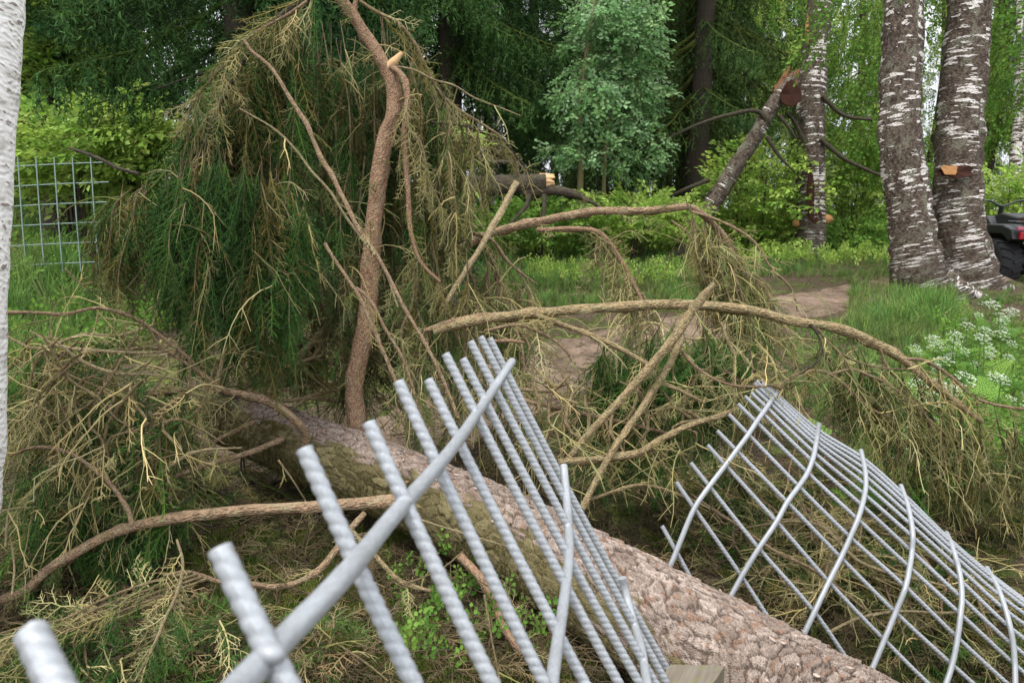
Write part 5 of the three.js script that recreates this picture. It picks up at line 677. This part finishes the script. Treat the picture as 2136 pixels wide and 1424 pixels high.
{ // leafy herbs under the trees
  const list = [], add = (n, seed, reg, s0, s1, cols) => list.push(...scat(n, seed, reg, (p, r) => ({ m: frame(p.clone().add(V(0, rr(0, 0.12, r), 0)), V(r() - 0.5, rr(0.3, 1.2, r), r() - 0.5), V(r() - 0.5, 0.6, 0.8), rr(s0, s1, r)), c: vary(cols[(r() * cols.length) | 0], 0.25, r), k: (r() * 3) | 0 })));
  add(900, 21, inBox(1050, 1500, 440, 545), 0.2, 0.4, G_BRIGHT); add(700, 22, inBox(1480, 1860, 470, 560), 0.1, 0.2, G_BRIGHT); add(500, 23, inBox(-80, 330, 470, 640), 0.07, 0.16, G_LEAF); add(500, 24, inBox(1930, 2200, 680, 1000), 0.05, 0.12, G_LEAF); add(700, 25, inBox(-100, 1100, 410, 480), 0.3, 0.6, G_LEAF); add(900, 26, inBox(1050, 2200, 400, 450), 0.4, 0.7, G_LEAF); add(130, 27, inBox(800, 1150, 1230, 1430), 0.03, 0.07, G_LEAF); add(300, 28, inBox(1100, 1480, 560, 605), 0.06, 0.14, G_BRIGHT);
  byVariant('undergrowth', BUSHLEAF, M.leaf, list, null, 'leafy green undergrowth covering the forest floor', 'undergrowth');
}
{ // moss cushions, twig and bark litter around the log
  const mb = new PB(), r0 = RNG(3); for (let k = 0; k < 60; k++) { const a = rr(0, 6.283, r0), q = rr(0, 1, r0), p = V(Math.cos(a) * q, 0.35 * (1 - q * q), Math.sin(a) * q), d = V(Math.cos(a) * q + rr(-0.4, 0.4, r0), rr(0.5, 1, r0), Math.sin(a) * q + rr(-0.4, 0.4, r0)).normalize(), w = d.clone().cross(V(r0() - 0.5, r0() - 0.5, r0() - 0.5)).normalize().multiplyScalar(0.06), v = rr(0.7, 1.3, r0); mb.tri(p.clone().add(w), p.clone().sub(w), p.clone().addScaledVector(d, 0.35), [v, v, v]); }
  const mg = mb.geo(), ms = scat(4200, 41, (r) => { const q = r(); return q < 0.6 ? [rr(470, 1180, r), rr(1110, 1440, r)] : q < 0.8 ? [rr(-60, 520, r), rr(1090, 1440, r)] : [rr(1200, 2136, r), rr(960, 1430, r)]; }, (p, r) => ({ m: upright(p.clone().add(V(0, 0.004, 0)), r, rr(0.012, 0.04, r), 0.2), c: vary([[0.15, 0.175, 0.03], [0.20, 0.21, 0.045], [0.10, 0.14, 0.026]][(r() * 3) | 0], 0.25, r) }));
  instances('moss', mg, M.grass, ms.filter(e => { const x = e.m.elements[12], z = e.m.elements[14]; return fbm(x * 2.4, 4, z * 2.4, 2) > -0.08; }), null, 'yellow green moss on the ground before the log', 'moss');
  const tw = scat(2600, 42, (r) => r() < 0.42 ? [rr(-60, 1300, r), rr(960, 1440, r)] : [rr(900, 2180, r), rr(640, 1430, r)], (p, r) => ({ m: frame(p.clone().add(V(0, rr(0.005, 0.05, r), 0)), V(r() - 0.5, rr(-0.12, 0.2, r), r() - 0.5), V(r() - 0.5, 1, r() - 0.5), rr(0.07, 0.22, r)), c: vary(r() < 0.3 ? [0.21, 0.16, 0.085] : [0.09, 0.068, 0.038], 0.35, r), k: (r() * 4) | 0 }));
  byVariant('twig_litter', DRY, M.dry, tw, null, 'dry twigs and litter strewn over the ground', 'litter');
}
{ // white flowering cow parsley at right: each plant its own thing
  const r = RNG(77), stalk = std({ color: lin(0.10, 0.17, 0.045), roughness: 0.7 });
  const umb = (seed) => { const q = RNG(seed), b = new PB(); for (let k = 0; k < 14; k++) { const a = k * 2.4, R1 = Math.sqrt((k + 0.5) / 14) * 0.5, e = V(Math.cos(a) * R1, 0.2 + 0.26 * (1 - R1 * R1 * 4) + rr(-0.02, 0.02, q), Math.sin(a) * R1); b.stick([V(0, 0, 0), V(e.x * 0.6, 0.17, e.z * 0.6), e], 0.012, 0.006, [0.25, 0.42, 0.12]); for (let f = 0; f < 6; f++) { const c = e.clone().add(V(rr(-0.1, 0.1, q), rr(-0.01, 0.03, q), rr(-0.1, 0.1, q))); const s = rr(0.024, 0.042, q), v = rr(0.85, 1.05, q); for (let m = 0; m < 4; m++) { const t = m * 1.571 + q(); b.tri(c, c.clone().add(V(Math.cos(t) * s, 0.006, Math.sin(t) * s)), c.clone().add(V(Math.cos(t + 1.1) * s, 0.006, Math.sin(t + 1.1) * s)), [v, v, v * 0.96]); } } } return b.geo(); };
  const U = [1, 2, 3].map(s => umb(s * 51)); M.umbel = std({ vertexColors: true, color: lin(0.47, 0.52, 0.42), roughness: 0.8 });
  const frond = (() => { const b = new PB(), q = RNG(9); const main = [V(0, 0, 0), V(0.4, 0, 0.05), V(0.75, 0, 0.02), V(1, 0, -0.06)]; b.stick(main, 0.012, 0.005, [0.8, 0.9, 0.5]); const cv = new THREE.CatmullRomCurve3(main); for (let k = 0; k < 12; k++) for (const s of [-1, 1]) { const t = 0.22 + 0.76 * k / 12, p = cv.getPoint(t), L = 0.36 * (1.05 - t), d = V(0.75, s, 0).normalize(); for (let e = 0; e < 4; e++) { const pp = p.clone().addScaledVector(d, L * e / 4); for (const s2 of [-1, 1]) b.leaf(pp, V(0.8 * d.x - s2 * d.y * 0.7, d.y * 0.8 + s2 * d.x * 0.7, rr(-0.2, 0.2, q)).normalize(), V(0, 0, 1), L * 0.3, L * 0.15, [1, 1, 1]); } b.leaf(p.clone().addScaledVector(d, L), d, V(0, 0, 1), L * 0.3, L * 0.13, [1, 1, 1]); } return b.geo(); })();
  const spots = []; for (let k = 0; k < 12; k++) spots.push([rr(1930, 2190, r), rr(740, 1000, r), rr(0.16, 0.42, r)]);
  for (const [x, y] of [[1965, 720], [2000, 690], [2060, 660], [2100, 650], [2020, 730], [2080, 720], [1940, 800], [1900, 940], [1880, 980], [1860, 1000], [1830, 900], [1760, 880]]) spots.push([x, y + 120, 0.34]);
  for (const [i, [px, py, h]] of spots.entries()) {
    const d = gdepth(px, py), p = at(px, py, d), t = thing('cow_parsley', 'white flowering umbel plant among the grass at right', 'plant', 'white flowering plants at right'); t.position.set(p.x, ground(p.x, p.z), p.z);
    const lean = V(rr(-0.1, 0.1, r), 1, rr(-0.06, 0.1, r)).normalize(), top = lean.clone().multiplyScalar(h); mesh('stem', limb([V(0, 0, 0), lean.clone().multiplyScalar(h * 0.5).add(V(0.012, 0, 0)), top], [0.0045, 0.004, 0.002], { sides: 5, step: 0.05, cap: false }), stalk, t);
    const us = [[top, rr(0.06, 0.1, r)]]; for (let e = 0; e < 2; e++) { const q = rr(0.45, 0.8, r), o = lean.clone().multiplyScalar(h * q), tip = o.clone().add(V(rr(-0.13, 0.13, r), h * rr(0.12, 0.3, r), rr(-0.1, 0.13, r))); mesh('side_stem', limb([o, o.clone().lerp(tip, 0.5).add(V(0, -0.01, 0)), tip], [0.003, 0.0025, 0.0015], { sides: 4, step: 0.05, cap: false }), stalk, t); us.push([tip, rr(0.04, 0.075, r)]); }
    for (const [q, s] of us) { const u = mesh('umbel', U[(r() * 3) | 0], M.umbel, t); u.position.copy(q).add(V(0, -s * 0.1, 0)); u.scale.setScalar(s); u.rotation.set(rr(0.1, 0.7, r), r() * 6, rr(-0.2, 0.2, r)); }
    const fl = []; for (let e = 0; e < 7; e++) { const a = r() * 6.283; fl.push({ m: frame(lean.clone().multiplyScalar(h * rr(0.02, 0.6, r)), V(Math.cos(a), rr(0.1, 0.7, r), Math.sin(a)), V(0, 1, 0.2), rr(0.12, 0.24, r)), c: vary(G_LEAF[e % 3], 0.2, r) }); } instances('leaves', frond, M.leaf, fl, t);
  }
}
scene.traverse(o => { if (o.isMesh) { o.castShadow = true; o.receiveShadow = true; } });
renderer.render(scene, camera);
